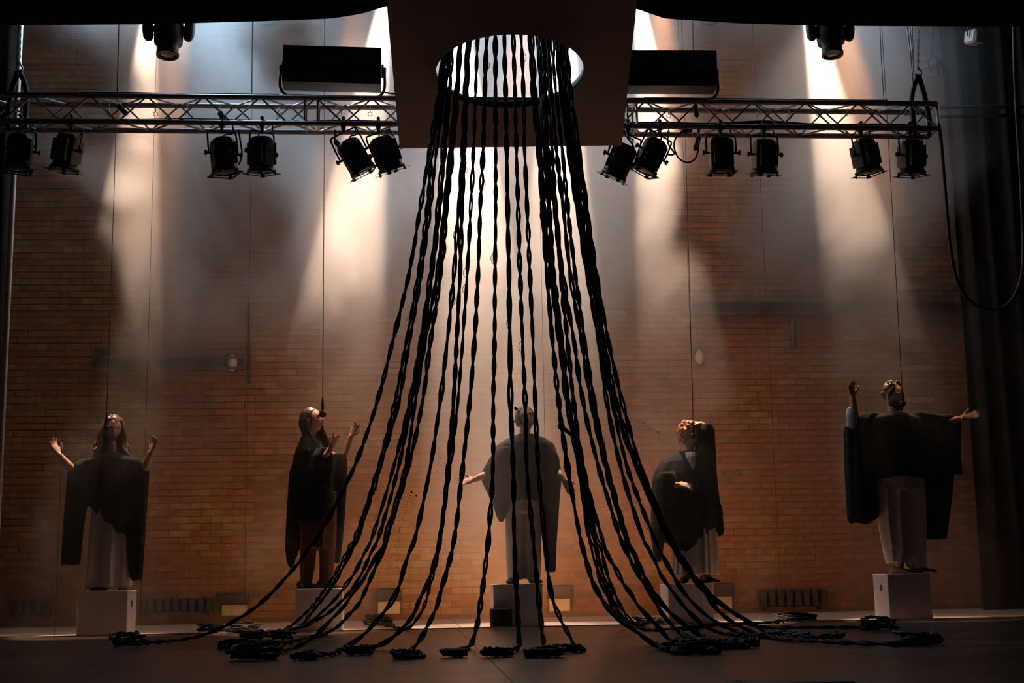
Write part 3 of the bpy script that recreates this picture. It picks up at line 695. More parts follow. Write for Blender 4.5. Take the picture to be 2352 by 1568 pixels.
for i, (pts, lab) in enumerate((
   ([(1573, 298), (1555, 312), (1548, 335), (1558, 362), (1578, 373), (1596, 365), (1603, 345), (1606, 318), (1604, 295)], 'black cable loop with an inline switch hanging right of the tilted lanterns'),
   ([(1433, 298), (1440, 315), (1452, 330), (1460, 352)], 'short black cable dropping to the frosted lantern right of the panel'),
   ([(1492, 296), (1500, 318), (1512, 328), (1519, 318), (1516, 298)], 'small black cable loop above the round lens lantern'),
   ([(1534, 300), (1535, 330), (1549, 353), (1532, 355)], 'bent black cable beside the round lens lantern'),
   ([(770, 298), (769, 318), (776, 335), (792, 350)], 'black cable with a plug reaching the hard tilted lantern'),
   ([(548, 298), (553, 330), (556, 355), (549, 378)], 'tail cable curling beside the third lantern from the left'),
   ([(880, 210), (893, 214), (912, 216)], 'thin cable trailing from the left flood to the panel'),
   ([(68, 290), (80, 305), (83, 325), (78, 340)], 'black cable dangling beside the leftmost lantern'))):
    cable('dangling_cable', lab, [atY(x, y, TY+0.02*i) for x, y in pts], 0.0085, None, 'cable', None, 0.02, 6)
for (x0, y0, x1, y1, lab) in ((1606, 312, 1596, 346, 'black inline plug on the dangling cable loop'), (769, 322, 788, 348, 'black cable plug leaning on the hard tilted lantern'), (1566, 304, 1590, 296, 'black coupler lying under the truss near the cable loop'), (270, 240, 292, 264, 'black plug inside the left part of the truss'), (1596, 240, 1601, 270, 'black plug upright inside the right part of the truss'), (505, 256, 513, 276, 'black plug inside the truss above the looped tail lantern')):
    A, B = atY(x0, y0, TY+0.05), atY(x1, y1, TY+0.05); d = B-A
    bm = bmesh.new(); tube(bm, [d*0.0, d*0.06, d*0.14, d*0.5, d*0.86, d*0.95, d], [0.012, 0.022, 0.026, 0.022, 0.026, 0.016, 0.01], 8)
    o = mesh_obj('cable_plug', bm, M_blk, None, True, loc=A); tag(o, lab, 'plug')
# key rings and hooks hanging in the truss
ringpos = [(250, 262), (357, 262), (430, 262), (505, 262), (640, 262), (780, 262), (850, 262), (1536, 266), (1674, 264), (1742, 262), (1813, 268), (1880, 262), (1948, 262), (2017, 262), (2082, 262)]
words = 'first second third fourth fifth sixth seventh eighth ninth tenth eleventh twelfth thirteenth fourteenth fifteenth'.split()
for i, (x, y) in enumerate(ringpos):
    c = atY(x, y, TY+TD*0.5)
    bm = bmesh.new(); tube(bm, [Vector((math.cos(a)*0.02, 0, math.sin(a)*0.02)) for a in [2*PI*q/12 for q in range(13)]], 0.0035, 5, caps=False)
    tube(bm, [Vector((0, 0, 0.02)), Vector((0, 0, 0.06))], 0.005, 5); tube(bm, [Vector((0, 0, 0.06)), Vector((0.004, 0, zt-c.z-0.02))], 0.0025, 4)
    o = mesh_obj('safety_ring', bm, M_alu, None, True, loc=c); tag(o, '%s small steel safety ring from the left hanging inside the truss' % words[i], 'ring', 'safety rings in the truss')
# spare fixtures in the dark on the right
def small_fixture(px, py, Y, s, rot, label, lit):
    c = atY(px, py, Y); t = thing('side_lantern', label, 'lantern', c); t.rotation_euler = rot
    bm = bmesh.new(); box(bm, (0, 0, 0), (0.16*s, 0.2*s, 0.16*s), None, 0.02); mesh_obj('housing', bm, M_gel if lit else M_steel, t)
    bm = bmesh.new(); box(bm, (0, -0.11*s, -0.02), (0.13*s, 0.02, 0.11*s), None, 0.006); mesh_obj('lens', bm, M_lens, t)
    bm = bmesh.new(); tube(bm, smooth_path([(-0.1*s, 0, 0), (-0.1*s, 0, 0.12*s), (0, 0, 0.16*s), (0.1*s, 0, 0.12*s), (0.1*s, 0, 0)], 0.02), 0.01, 6); mesh_obj('yoke', bm, M_steel, t, True)
    bm = bmesh.new(); tube(bm, [Vector((0, 0, 0.15*s)), Matrix.Rotation(-rot[1], 3, 'Y') @ Vector((0, 0, 8.0-c.z))], 0.012, 6); mesh_obj('hanging_pipe', bm, M_steel, t, True)
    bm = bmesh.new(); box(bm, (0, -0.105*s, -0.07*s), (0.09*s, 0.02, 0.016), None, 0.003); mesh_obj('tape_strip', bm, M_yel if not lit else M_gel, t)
small_fixture(2238, 86, 13.2, 0.9, (0.2, 0.05, 0.3), 'small pale lantern high in the dark right corner', True)
small_fixture(2146, 158, 13.4, 0.9, (0.1, -0.5, 0.6), 'small dark side lantern with yellow tape beside the right hoist chain', False)
# ------------------------------------------------------------------ performers on white boxes
M_skin = pmat('skin', (0.50, 0.27, 0.18), (0.58, 0.33, 0.23), 14, 0.55)
M_robe = pmat('black_robe_cloth', (0.014, 0.013, 0.012), (0.024, 0.022, 0.020), 16, 0.9, bump=0.15, spec=0.15)
M_white = pmat('cream_cloth', (0.52, 0.46, 0.42), (0.62, 0.56, 0.51), 10, 0.9, bump=0.1, spec=0.1)
M_brown = pmat('russet_cloth', (0.13, 0.045, 0.025), (0.19, 0.07, 0.04), 10, 0.9, bump=0.1, spec=0.1)
M_blue = pmat('pale_blue_cloth', (0.35, 0.42, 0.50), None, 12, 0.85)
M_hair_b = pmat('brown_hair', (0.10, 0.045, 0.02), (0.20, 0.09, 0.04), 60, 0.45, stretch=(6, 6, 1))
M_hair_d = pmat('dark_hair', (0.03, 0.018, 0.012), (0.06, 0.035, 0.02), 60, 0.45, stretch=(6, 6, 1))
M_hair_r = pmat('red_hair', (0.34, 0.10, 0.03), (0.50, 0.17, 0.05), 50, 0.45)
M_shoe = pmat('tan_shoe', (0.22, 0.13, 0.06), None, 14, 0.5)
M_shoed = pmat('dark_shoe', (0.04, 0.025, 0.018), None, 14, 0.5)
M_box = pmat('white_box_paint', (0.62, 0.57, 0.58), (0.68, 0.63, 0.63), 3, 0.7)
M_knob = pmat('dark_hole', (0.05, 0.035, 0.03), None, 6, 0.8)
M_eye = pmat('dark_eye', (0.03, 0.02, 0.015), None, 30, 0.2)
M_lips = pmat('lips', (0.34, 0.10, 0.08), None, 30, 0.4)
M_gold = pmat('brass', (0.8, 0.5, 0.15), None, 9, 0.3, 0.9)

def ellipsoid(bm, c, r, R=None, seg=12, rings=8):
    ret = bmesh.ops.create_uvsphere(bm, u_segments=seg, v_segments=rings, radius=1.0)
    T = Matrix.Translation(Vector(c)) @ (R.to_4x4() if R is not None else Matrix.Identity(4)) @ Matrix.Diagonal((*r, 1))
    bmesh.ops.transform(bm, matrix=T, verts=ret['verts'])
def head_mesh(bm, c, R, s=1.0):
    """head with brow, eye sockets, nose, lips, chin and ears; local y is where the face looks"""
    U, V = 40, 30; rows = []
    def g(x, z, x0, z0, sx, sz): return math.exp(-((x-x0)/sx)**2-((z-z0)/sz)**2)
    for j in range(1, V):
        ph = PI*j/V; row = []
        for i in range(U):
            th = 2*PI*i/U
            d = Vector((math.sin(ph)*math.sin(th), math.sin(ph)*math.cos(th), math.cos(ph)))
            x, y, z = d.x*0.075, d.y*0.097, d.z*0.118
            if z < 0:
                k = (-z/0.118); x *= 1-0.30*k**1.6
                if y < 0: y *= 1-0.45*k
                else: y *= 1-0.08*k
            if d.y > 0.15:
                f = min(1, (d.y-0.15)/0.5)
                y += f*(0.024*g(x, z, 0, -0.022, 0.013, 0.022) + 0.010*g(x, z, 0, 0.002, 0.008, 0.02) - 0.013*g(x, z, 0.031, 0.010, 0.016, 0.011) - 0.013*g(x, z, -0.031, 0.010, 0.016, 0.011)
                       + 0.006*g(x, z, 0.031, 0.010, 0.009, 0.006) + 0.006*g(x, z, -0.031, 0.010, 0.009, 0.006)
                       + 0.006*g(x, z, 0, 0.030, 0.05, 0.009) + 0.007*g(x, z, 0, -0.056, 0.020, 0.005) + 0.008*g(x, z, 0, -0.068, 0.018, 0.006) - 0.005*g(x, z, 0, -0.062, 0.022, 0.003)
                       + 0.010*g(x, z, 0, -0.098, 0.022, 0.014) + 0.004*g(x, z, 0.04, -0.025, 0.018, 0.018) + 0.004*g(x, z, -0.04, -0.025, 0.018, 0.018))
            row.append(bm.verts.new(Vector(c)+R @ (Vector((x, y, z))*s)))
        rows.append(row)
    tp = bm.verts.new(Vector(c)+R @ Vector((0, 0, 0.118*s))); bt = bm.verts.new(Vector(c)+R @ Vector((0, 0.03*s, -0.118*s)))
    for A, B in zip(rows[:-1], rows[1:]):
        for k in range(U): bm.faces.new((A[k], B[k], B[(k+1) % U], A[(k+1) % U]))
    for k in range(U):
        bm.faces.new((tp, rows[0][k], rows[0][(k+1) % U])); bm.faces.new((bt, rows[-1][(k+1) % U], rows[-1][k]))
    for sx in (-1, 1):
        ellipsoid(bm, Vector(c)+R @ Vector((sx*0.077*s, -0.008*s, -0.005*s)), (0.010*s, 0.018*s, 0.030*s), R, 8, 6)
def hand_mesh(bm, wrist, d, n, curl=0.35, side=1, s=1.0, curls=None):
    """palm, four unequal fingers with knuckle bends and a thumb leaving the side of the palm. d: pointing, n: palm faces"""
    d = Vector(d).normalized(); n = Vector(n); n = (n-d*n.dot(d)).normalized(); l = d.cross(n)*side
    w = Vector(wrist)
    secs = [(-0.01, 0.026, 0.020), (0.015, 0.030, 0.018), (0.05, 0.040, 0.016), (0.085, 0.042, 0.014), (0.10, 0.038, 0.010)]
    rings = []
    for t, hw, ht in secs:
        rings.append([bm.verts.new(w+d*t*s+l*math.cos(a)*hw*s+n*math.sin(a)*ht*s) for a in [2*PI*k/14 for k in range(14)]])
    for A, B in zip(rings[:-1], rings[1:]):
        for k in range(14): bm.faces.new((A[k], A[(k+1) % 14], B[(k+1) % 14], B[k]))
    bm.faces.new(list(reversed(rings[0]))); bm.faces.new(rings[-1])
    for q, (lo, ln, fan) in enumerate(((-0.031, 0.062, -0.16), (-0.0105, 0.077, -0.05), (0.0105, 0.082, 0.05), (0.031, 0.073, 0.17))):
        p = w+d*0.088*s+l*lo*s; dr = (d+l*fan).normalized(); pts = [p-dr*0.02*s, p]; cu = (curls[q] if curls else curl*(1.15-0.12*q))
        for seg, f in enumerate((0.46, 0.31, 0.23)):
            dr = (dr*math.cos(cu)+n*math.sin(cu)).normalized(); pts.append(pts[-1]+dr*ln*f*s)
        tube(bm, pts, [0.0098*s, 0.0098*s, 0.0090*s, 0.0082*s, 0.0070*s], 8, round_caps=True)
    p = w+d*0.028*s+l*0.030*s; t1 = (d*0.62+l*0.75+n*0.25).normalized(); t2 = (d*0.9+l*0.35+n*0.35).normalized()
    tube(bm, [p-t1*0.015*s, p+t1*0.032*s, p+t1*0.032*s+t2*0.028*s, p+t1*0.032*s+t2*0.05*s], [0.013*s, 0.012*s, 0.0105*s, 0.008*s], 8, round_caps=True)
def remeshed(name, bm, mat, parent, origin, vox, sm=2, thickness=None):
    joined(bm)
    for v in bm.verts: v.co -= origin
    o = mesh_obj(name, bm, mat, parent)
    r = o.modifiers.new('skin', 'REMESH'); r.mode = 'VOXEL'; r.voxel_size = vox; r.use_smooth_shade = True
    if sm:
        s = o.modifiers.new('soften', 'SMOOTH'); s.iterations = sm; s.factor = 0.5
    return o
class Perf:
    """one performer; pixel positions are turned into points on the upright plane through the middle of the box he or she stands on"""
    def __init__(self, Y, feet_x, feet_y, label):
        self.Y = Y; self.o = atY(feet_x, feet_y, Y); self.label = label
        self.body = bmesh.new()
    def p(self, x, y, dy=0.0): return atY(x, y, self.Y+dy) if dy == 0 else atY(x, y, self.Y) + Vector((0, dy, 0))
    def limb(self, pts, rs): tube(self.body, [self.p(*q) for q in pts], rs, 12, round_caps=True)
    def secs(self, bm, lst, n=44, amp=0.05, freq=7, dy=0.0, seed=0.0):
        rings = []
        for si, (y, xl, xr, d) in enumerate(lst):
            c = self.p((xl+xr)/2, y, dy); hw = (self.p(xr, y).x-self.p(xl, y).x)/2; ring = []
            for k in range(n):
                a = 2*PI*k/n
                rp_ = 1+amp*math.sin(freq*a+seed+0.3*si)*(0.4+0.6*abs(math.sin(a))) + amp*0.5*math.sin((freq*2+1)*a+seed*2)
                ring.append(bm.verts.new(c+Vector((math.cos(a)*hw*(1+0.25*amp*math.sin(freq*a)), math.sin(a)*d*rp_, 0.012*math.sin(3*a+seed) if si > 0 else 0))))
            rings.append(ring)
        for A, B in zip(rings[:-1], rings[1:]):
            for k in range(n): bm.faces.new((A[k], B[k], B[(k+1) % n], A[(k+1) % n]))
        bm.faces.new(rings[0]); bm.faces.new(list(reversed(rings[-1])))
    def finish_body(self):
        root = remeshed('person', self.body, M_skin, None, self.o, 0.0075, 1)
        root.location = self.o; tag(root, self.label, 'person', 'performers in black robes on white boxes'); self.root = root
    def face(self, c, R, s, browmat):
        for sx in (-1, 1):
            bm = bmesh.new(); ellipsoid(bm, Vector(c)+R @ (Vector((sx*0.031, 0.0765, 0.010))*s)-self.o, (0.012*s, 0.009*s, 0.0075*s), R, 10, 8); mesh_obj('eye', bm, M_eye, self.root, True)
            bm = bmesh.new(); P_ = [Vector(c)+R @ (Vector((sx*q[0], q[1], q[2]))*s)-self.o for q in ((0.014, 0.097, 0.029), (0.030, 0.092, 0.034), (0.047, 0.079, 0.029))]
            tube(bm, smooth_path(P_, 0.008), 0.0048*s, 6, round_caps=True); mesh_obj('eyebrow', bm, browmat, self.root, True)
        bm = bmesh.new(); ellipsoid(bm, Vector(c)+R @ (Vector((0, 0.0855, -0.062))*s)-self.o, (0.021*s, 0.008*s, 0.008*s), R, 12, 8); mesh_obj('lips', bm, M_lips, self.root, True)
    def garment(self, name, mat, parts, vox=0.011, amp=0.05, freq=7, sm=3, extra=None):
        bm = bmesh.new()
        for i, prt in enumerate(parts):
            lst, kw = (prt if isinstance(prt, tuple) else (prt, {}))
            self.secs(bm, lst, amp=kw.get('amp', amp), freq=kw.get('freq', freq), dy=kw.get('dy', 0.0), seed=1.7*i+0.4)
        if extra: extra(bm)
        return remeshed(name, bm, mat, self.root, self.o, vox, sm)
    def hair(self, mat, c, R, strands, cap=True, s=1.0, capr=(0.088, 0.105, 0.115), capo=(0, -0.018, 0.022), vox=0.008):
        bm = bmesh.new()
        if cap:
            ret = bmesh.ops.create_uvsphere(bm, u_segments=26, v_segments=18, radius=1.0)
            for v in ret['verts']:
                q = v.co.copy(); q = Vector((q.x*capr[0], q.y*capr[1], q.z*capr[2]))*s
                q *= 1+0.10*noise.noise(q*38)
                q += Vector(capo)*s
                if q.y > 0.045*s and q.z < 0.062*s: q.y = 0.02*s            # leave the face free
                v.co = Vector(c)+R @ q
        for (pts, r0, r1) in strands:
            P_ = smooth_path([Vector(c)+R @ (Vector(q)*s) for q in pts], 0.02)
            tube(bm, P_, [r0+(r1-r0)*k/(len(P_)-1) for k in range(len(P_))], 8, round_caps=True)
        return remeshed('hair', bm, mat, self.root, self.o, vox, 1)
    def curls(self, mat, c, R, n, seed, rr=0.024, zmin=-0.02, amax=2.3, s=1.0):
        rg = random.Random(seed); bm = bmesh.new()
        ellipsoid(bm, Vector(c)+R @ Vector((0, -0.02, 0.03))*1.0, (0.083*s, 0.098*s, 0.100*s), R, 20, 14)
        for _ in range(n):
            a = rg.uniform(-amax, amax); z = rg.uniform(zmin, 0.115)
            k = math.sqrt(max(0.0, 1-(max(z, 0)/0.125)**2)); lim = 0.088 if math.cos(a) > -0.2 else 0.10
            p = Vector((math.sin(a)*0.080*k, -math.cos(a)*0.098*k-0.006, z+0.012))*s
            if p.y > 0.03 and p.z < 0.075: continue
            q = rr*rg.uniform(0.7, 1.25)
            ellipsoid(bm, Vector(c)+R @ p*1.06, (q, q, q*rg.uniform(0.7, 1.0)), None, 8, 6)
        return remeshed('hair', bm, mat, self.root, self.o, 0.007, 0)
    def shoe(self, x, y, ang, mat, L=0.25):
        c = self.p(x, y); bm = bmesh.new(); d = Vector((math.sin(ang), -math.cos(ang), 0)); l = Vector((d.y, -d.x, 0))
        secs = [(-0.09, 0.022, 0.05), (-0.075, 0.034, 0.075), (-0.03, 0.036, 0.085), (0.03, 0.040, 0.062), (0.09, 0.045, 0.045), (0.14, 0.036, 0.034), (0.16, 0.018, 0.022)]
        rings = []
        z0 = self.o.z
        for t, hw, h in secs:
            rings.append([bm.verts.new(Vector((c.x, c.y, z0))+d*t*(L/0.25)+l*math.cos(a)*hw+Vector((0, 0, h/2+math.sin(a)*h/2))) for a in [2*PI*k/12 for k in range(12)]])
        for A, B in zip(rings[:-1], rings[1:]):
            for k in range(12): bm.faces.new((A[k], A[(k+1) % 12], B[(k+1) % 12], B[k]))
        bm.faces.new(list(reversed(rings[0]))); bm.faces.new(rings[-1])
        for v in bm.verts: v.co -= self.o
        mesh_obj('shoe', joined(bm), mat, self.root, True)
def face_rot(yaw, pitch=0, roll=0):
    """face looks to the audience at yaw 0, to picture right at +90"""
    return (Matrix.Rotation(PI+math.radians(yaw), 3, 'Z') @ Matrix.Rotation(math.radians(pitch), 3, 'X') @ Matrix.Rotation(math.radians(roll), 3, 'Y'))

# white boxes --------------------------------------------------------
def white_box(xl, xr, yt, yb, Y, label, hole_side):
    A, B = atY(xl, yb, Y), atY(xr, yb, Y)
    top = atY((xl+xr)/2, yt, Y).z; W = B.x-A.x; D = 0.41
    t = thing('white_box', label, 'box', ((A.x+B.x)/2, Y+D/2, 0), 'white boxes the performers stand on')
    bm = bmesh.new(); box(bm, (0, 0, top/2), (W, D, top), None, 0.006); b_ = mesh_obj('box_body', bm, M_box, t)
    bm = bmesh.new(); box(bm, (0, 0, top-0.004), (W+0.004, D+0.004, 0.018), None, 0.003); mesh_obj('lid', bm, M_box, t)
    if hole_side:
        bm = bmesh.new(); Mh = Matrix.Translation((hole_side*(W/2+0.002), -0.02, top*0.70)) @ Matrix.Rotation(PI/2*hole_side, 4, 'Y')
        lathe(bm, [(0.001, 0.0035), (0.028, 0.0035), (0.034, 0.001), (0.034, -0.006)], 18, Mh); mesh_obj('hand_hole', joined(bm), M_knob, t, True)
    return top, Y+D/2
tp1, Y1 = white_box(175, 291, 1358, 1452, 12.92, 'white box under the leftmost performer, round hole in its side', 1)
tp2, Y2 = white_box(677, 786, 1353, 1446, 12.92, 'white box under the performer in a russet skirt', 0)
tp3, Y3 = white_box(1134, 1248, 1342, 1440, 12.92, 'white box under the central performer veiled in smoke', 0)
tp4, Y4 = white_box(1537, 1641, 1341, 1428, 12.92, 'white box under the red haired performer', 0)
tp5, Y5 = white_box(2044, 2143, 1318, 1419, 12.74, 'white box under the rightmost performer, round hole in its side', -1)
def foot_px(x, Y, z):          # pixel row of the box top seen at the performer's own distance
    lo, hi = 1200.0, 1440.0
    for _ in range(40):
        m_ = (lo+hi)/2
        if atY(x, m_, Y).z > z: lo = m_
        else: hi = m_
    return m_

# 1: woman with long hair, both hands raised
P = Perf(Y1, 250, foot_px(250, Y1, tp1+0.005), 'long haired performer at far left raising both bare hands, black poncho over white skirt'); P.o.z = tp1+0.006
P.limb([(252, 1180), (253, 1140), (254, 1090), (256, 1062)], [0.13, 0.12, 0.14, 0.09]); P.limb([(256, 1062), (258, 1020)], [0.055, 0.05])
P.limb([(238, 1180), (238, 1260), (236, 1338)], [0.085, 0.06, 0.042]); P.limb([(270, 1180), (272, 1260), (276, 1338)], [0.085, 0.06, 0.042])
P.limb([(250, 1066), (216, 1066), (184, 1090, -0.06), (163, 1070, -0.10), (143, 1046, -0.12)], [0.06, 0.056, 0.042, 0.038, 0.026])
P.limb([(258, 1066), (300, 1066), (330, 1090, -0.06), (342, 1064, -0.10), (351, 1042, -0.12)], [0.06, 0.056, 0.042, 0.038, 0.026])
hand_mesh(P.body, P.p(143, 1046, -0.12), (-0.5, 0, 0.85), (0.75, -0.6, 0.2), 0.22, 1); hand_mesh(P.body, P.p(351, 1042, -0.12), (0.35, 0, 0.93), (-0.7, -0.65, 0.1), 0.25, -1)
hc = P.p(260, 984); R = face_rot(18, -12, -4); head_mesh(P.body, hc, R, 1.02); P.finish_body()
st = []
for k in range(26):
    a = -2.05+4.1*k/25; sx, sy = math.sin(a), -math.cos(a)
    ln = random.uniform(0.26, 0.36); wv = random.uniform(-0.03, 0.03)
    st.append(([(sx*0.06, sy*0.06-0.01, 0.09), (sx*0.092, sy*0.10-0.01, 0.02), (sx*0.105+wv, sy*0.10+0.005, -0.08), (sx*0.135-wv, sy*0.10+0.04, -0.16), (sx*0.15+wv, sy*0.10+0.075, 0.06-ln)], 0.022, 0.015))
P.face(hc, R, 1.02, M_hair_b)
P.hair(M_hair_b, hc, R, st)
P.garment('skirt', M_white, [([(1130, 215, 300, .12), (1200, 207, 300, .14), (1270, 200, 300, .16), (1349, 191, 301, .17)], {'amp': 0.17, 'freq': 9})], amp=0.1, sm=1)
P.garment('black_poncho', M_robe, [
  [(1040, 240, 276, .08), (1047, 214, 302, .12), (1055, 190, 324, .14), (1075, 182, 330, .155), (1110, 195, 322, .17), (1150, 200, 318, .185), (1180, 222, 312, .185), (1205, 250, 302, .185), (1226, 274, 294, .17)],
  ([(1056, 186, 236, .06), (1070, 166, 230, .075), (1085, 158, 226, .08), (1150, 153, 205, .07), (1220, 147, 194, .065), (1290, 143, 188, .055), (1297, 146, 185, .04)], {'dy': -0.05, 'freq': 4, 'amp': 0.12}),
  ([(1056, 276, 326, .06), (1068, 276, 340, .075), (1082, 274, 346, .08), (1150, 284, 341, .07), (1230, 291, 336, .065), (1325, 300, 329, .05), (1333, 303, 327, .04)], {'dy': -0.05, 'freq': 4, 'amp': 0.12})])
P.shoe(232, 1355, -0.3, M_shoed); P.shoe(278, 1355, 0.35, M_shoed)

# 2: performer in profile
P = Perf(Y2, 720, foot_px(720, Y2, tp2+0.005), 'performer in profile facing a hanging microphone, black cloak over russet skirt'); P.o.z = tp2+0.006
P.limb([(722, 1185), (720, 1120), (716, 1060), (712, 1030)], [0.13, 0.13, 0.14, 0.09]); P.limb([(712, 1030), (714, 990)], [0.056, 0.05])
P.limb([(710, 1185), (704, 1270), (700, 1340)], [0.09, 0.062, 0.044]); P.limb([(735, 1185), (748, 1270), (744, 1338)], [0.09, 0.062, 0.044])
P.limb([(706, 1036), (704, 1058, -0.06), (735, 1070, -0.18), (752, 1050, -0.22), (763, 1033, -0.22)], [0.06, 0.052, 0.042, 0.034, 0.026])
P.limb([(725, 1036), (748, 1045, 0.08), (790, 1052, 0.08), (800, 1020, 0.06), (806, 1000, 0.05)], [0.06, 0.052, 0.044, 0.034, 0.026])
hand_mesh(P.body, P.p(763, 1033, -0.22), (0.35, 0, 0.9), (0.7, -0.6, 0.3), 0.35, -1, 1, (0.15, 0.6, 0.7, 0.15)); hand_mesh(P.body, P.p(806, 1000, 0.05), (0.45, 0, 0.9), (-0.4, -0.9, 0.1), 0.3, 1, 1, (0.1, 0.5, 0.6, 0.4))
hc = P.p(717, 966); R = face_rot(72, 12, 0); head_mesh(P.body, hc, R, 1.04)
P.finish_body()
st = []
for k in range(20):
    a = -2.7+4.2*k/19; sx, sy = math.sin(a), -math.cos(a)
    st.append(([(sx*0.06, sy*0.06-0.02, 0.085), (sx*0.088, sy*0.10-0.02, 0.0), (sx*0.09, sy*0.10-0.01, -0.10), (sx*0.10, sy*0.09+0.02, -0.20), (sx*0.09, sy*0.08+0.04, -0.27)], 0.017, 0.011))
P.face(hc, R, 1.04, M_hair_d)
P.hair(M_hair_d, hc, R, st)
P.garment('skirt', M_brown, [([(1130, 690, 775, .13), (1200, 692, 775, .15), (1262, 690, 772, .16)], {'amp': .1, 'freq': 9}), ([(1250, 690, 728, .08), (1300, 688, 724, .07), (1344, 690, 716, .06)], {'amp': .06}), ([(1250, 732, 772, .08), (1300, 734, 768, .07), (1342, 732, 760, .06)], {'amp': .06})])
P.garment('black_cloak', M_robe, [
  [(1000, 692, 730, .09), (1016, 686, 740, .13), (1040, 675, 752, .17), (1090, 665, 765, .19), (1150, 660, 772, .19), (1196, 662, 770, .18), (1206, 690, 765, .16)],
  ([(1040, 735, 795, .06), (1060, 730, 797, .09), (1120, 735, 796, .09), (1180, 745, 792, .085), (1250, 758, 786, .07), (1292, 762, 780, .05)], {'dy': 0.06, 'freq': 4, 'amp': 0.12}),
  ([(1032, 738, 762, .05), (1050, 722, 770, .075), (1080, 712, 772, .09), (1120, 708, 765, .09)], {'dy': -0.17, 'freq': 4}),
  ([(1080, 664, 700, .12), (1180, 658, 692, .11), (1255, 654, 690, .09), (1290, 658, 676, .06), (1303, 665, 672, .03)], {'dy': 0.02, 'freq': 4})])
P.shoe(702, 1352, 1.1, M_shoed); P.shoe(748, 1350, 1.2, M_shoed)

# 3: central performer seen through thick smoke
P = Perf(Y3, 1195, foot_px(1195, Y3, tp3+0.005), 'central performer dim in thick smoke, arms held low, dark cape over pale trousers'); P.o.z = tp3+0.006
P.limb([(1202, 1165), (1202, 1110), (1203, 1050), (1204, 1022)], [0.13, 0.13, 0.15, 0.09]); P.limb([(1204, 1022), (1206, 985)], [0.058, 0.052])
P.limb([(1190, 1165), (1184, 1250), (1182, 1328)], [0.09, 0.065, 0.045]); P.limb([(1216, 1165), (1222, 1250), (1222, 1328)], [0.09, 0.065, 0.045])
P.limb([(1200, 1036), (1160, 1042), (1128, 1085, -0.05), (1104, 1096, -0.10), (1088, 1103, -0.12)], [0.06, 0.056, 0.044, 0.036, 0.027])
P.limb([(1208, 1036), (1250, 1042), (1278, 1085, -0.05), (1286, 1095, -0.10), (1292, 1104, -0.12)], [0.06, 0.056, 0.044, 0.036, 0.027])
hand_mesh(P.body, P.p(1088, 1103, -0.12), (-0.95, 0, -0.2), (0.1, -0.7, 0.6), 0.25, 1); hand_mesh(P.body, P.p(1292, 1104, -0.12), (0.5, -0.1, -0.8), (-0.4, -0.8, 0.2), 0.3, -1)
hc = P.p(1207, 962); R = face_rot(10, 6, 6); head_mesh(P.body, hc, R, 1.05); P.finish_body()
st = [([(math.sin(a)*0.06, -math.cos(a)*0.06-0.01, 0.085), (math.sin(a)*0.088, -math.cos(a)*0.10-0.01, 0.02), (math.sin(a)*0.086, -math.cos(a)*0.095, -0.05)], 0.018, 0.012) for a in [-2.2+4.4*k/15 for k in range(16)]]
P.face(hc, R, 1.05, M_hair_d)
P.hair(M_hair_d, hc, R, st)
P.garment('trousers', M_white, [([(1140, 1166, 1240, .14), (1180, 1160, 1243, .15)], {}), ([(1170, 1160, 1204, .12), (1250, 1162, 1203, .11), (1330, 1164, 1202, .10)], {'amp': .08}), ([(1170, 1198, 1244, .12), (1250, 1202, 1243, .11), (1330, 1204, 1242, .10)], {'amp': .08})])
P.garment('dark_cape', M_robe, [
  [(997, 1186, 1228, .085), (1006, 1166, 1250, .13), (1020, 1142, 1272, .16), (1040, 1132, 1280, .17), (1080, 1122, 1284, .19), (1120, 1136, 1286, .19), (1150, 1155, 1280, .18)],
  ([(1030, 1142, 1185, .08), (1050, 1124, 1180, .08), (1085, 1104, 1172, .08), (1105, 1106, 1172, .08), (1150, 1128, 1172, .08), (1185, 1140, 1162, .06), (1198, 1147, 1155, .03)], {'dy': -0.06, 'freq': 4, 'amp': .1}),
  ([(1030, 1230, 1272, .08), (1050, 1236, 1284, .09), (1090, 1228, 1290, .10), (1150, 1232, 1285, .10), (1250, 1246, 1278, .08), (1312, 1252, 1276, .05)], {'dy': -0.02, 'freq': 4, 'amp': .1})])
P.shoe(1178, 1338, -0.3, M_shoed); P.shoe(1226, 1338, 0.3, M_shoed)

# 4: red haired performer, one arm up beside the head
P = Perf(Y4, 1592, foot_px(1592, Y4, tp4+0.005), 'red haired performer with one draped arm beside her head, pleated pale skirt'); P.o.z = tp4+0.006
P.limb([(1598, 1190), (1592, 1140), (1586, 1080), (1582, 1058)], [0.13, 0.13, 0.14, 0.09]); P.limb([(1582, 1058), (1583, 1022)], [0.054, 0.05])
P.limb([(1582, 1190), (1578, 1270), (1576, 1325)], [0.09, 0.06, 0.042]); P.limb([(1616, 1190), (1622, 1270), (1624, 1325)], [0.09, 0.06, 0.042])
P.limb([(1576, 1064), (1538, 1072), (1516, 1118, -0.08), (1532, 1120, -0.20), (1545, 1116, -0.225)], [0.06, 0.054, 0.044, 0.035, 0.027])
P.limb([(1592, 1062), (1618, 1050), (1630, 1010, -0.04), (1620, 985, -0.05), (1608, 974, -0.04)], [0.06, 0.054, 0.044, 0.035, 0.027])
hand_mesh(P.body, P.p(1545, 1116, -0.225), (0.9, -0.15, -0.1), (0.1, 0.6, -0.7), 0.35, 1); hand_mesh(P.body, P.p(1608, 974, -0.04), (-0.9, 0, 0.15), (0, 0.2, -0.9), 0.3, 1)
hc = P.p(1584, 1002); R = face_rot(28, -14, 12); head_mesh(P.body, hc, R, 1.0); P.finish_body()
P.face(hc, R, 1.0, M_hair_r)
P.curls(M_hair_r, hc, R, 170, 5, 0.019, -0.05, 2.3, 1.10)
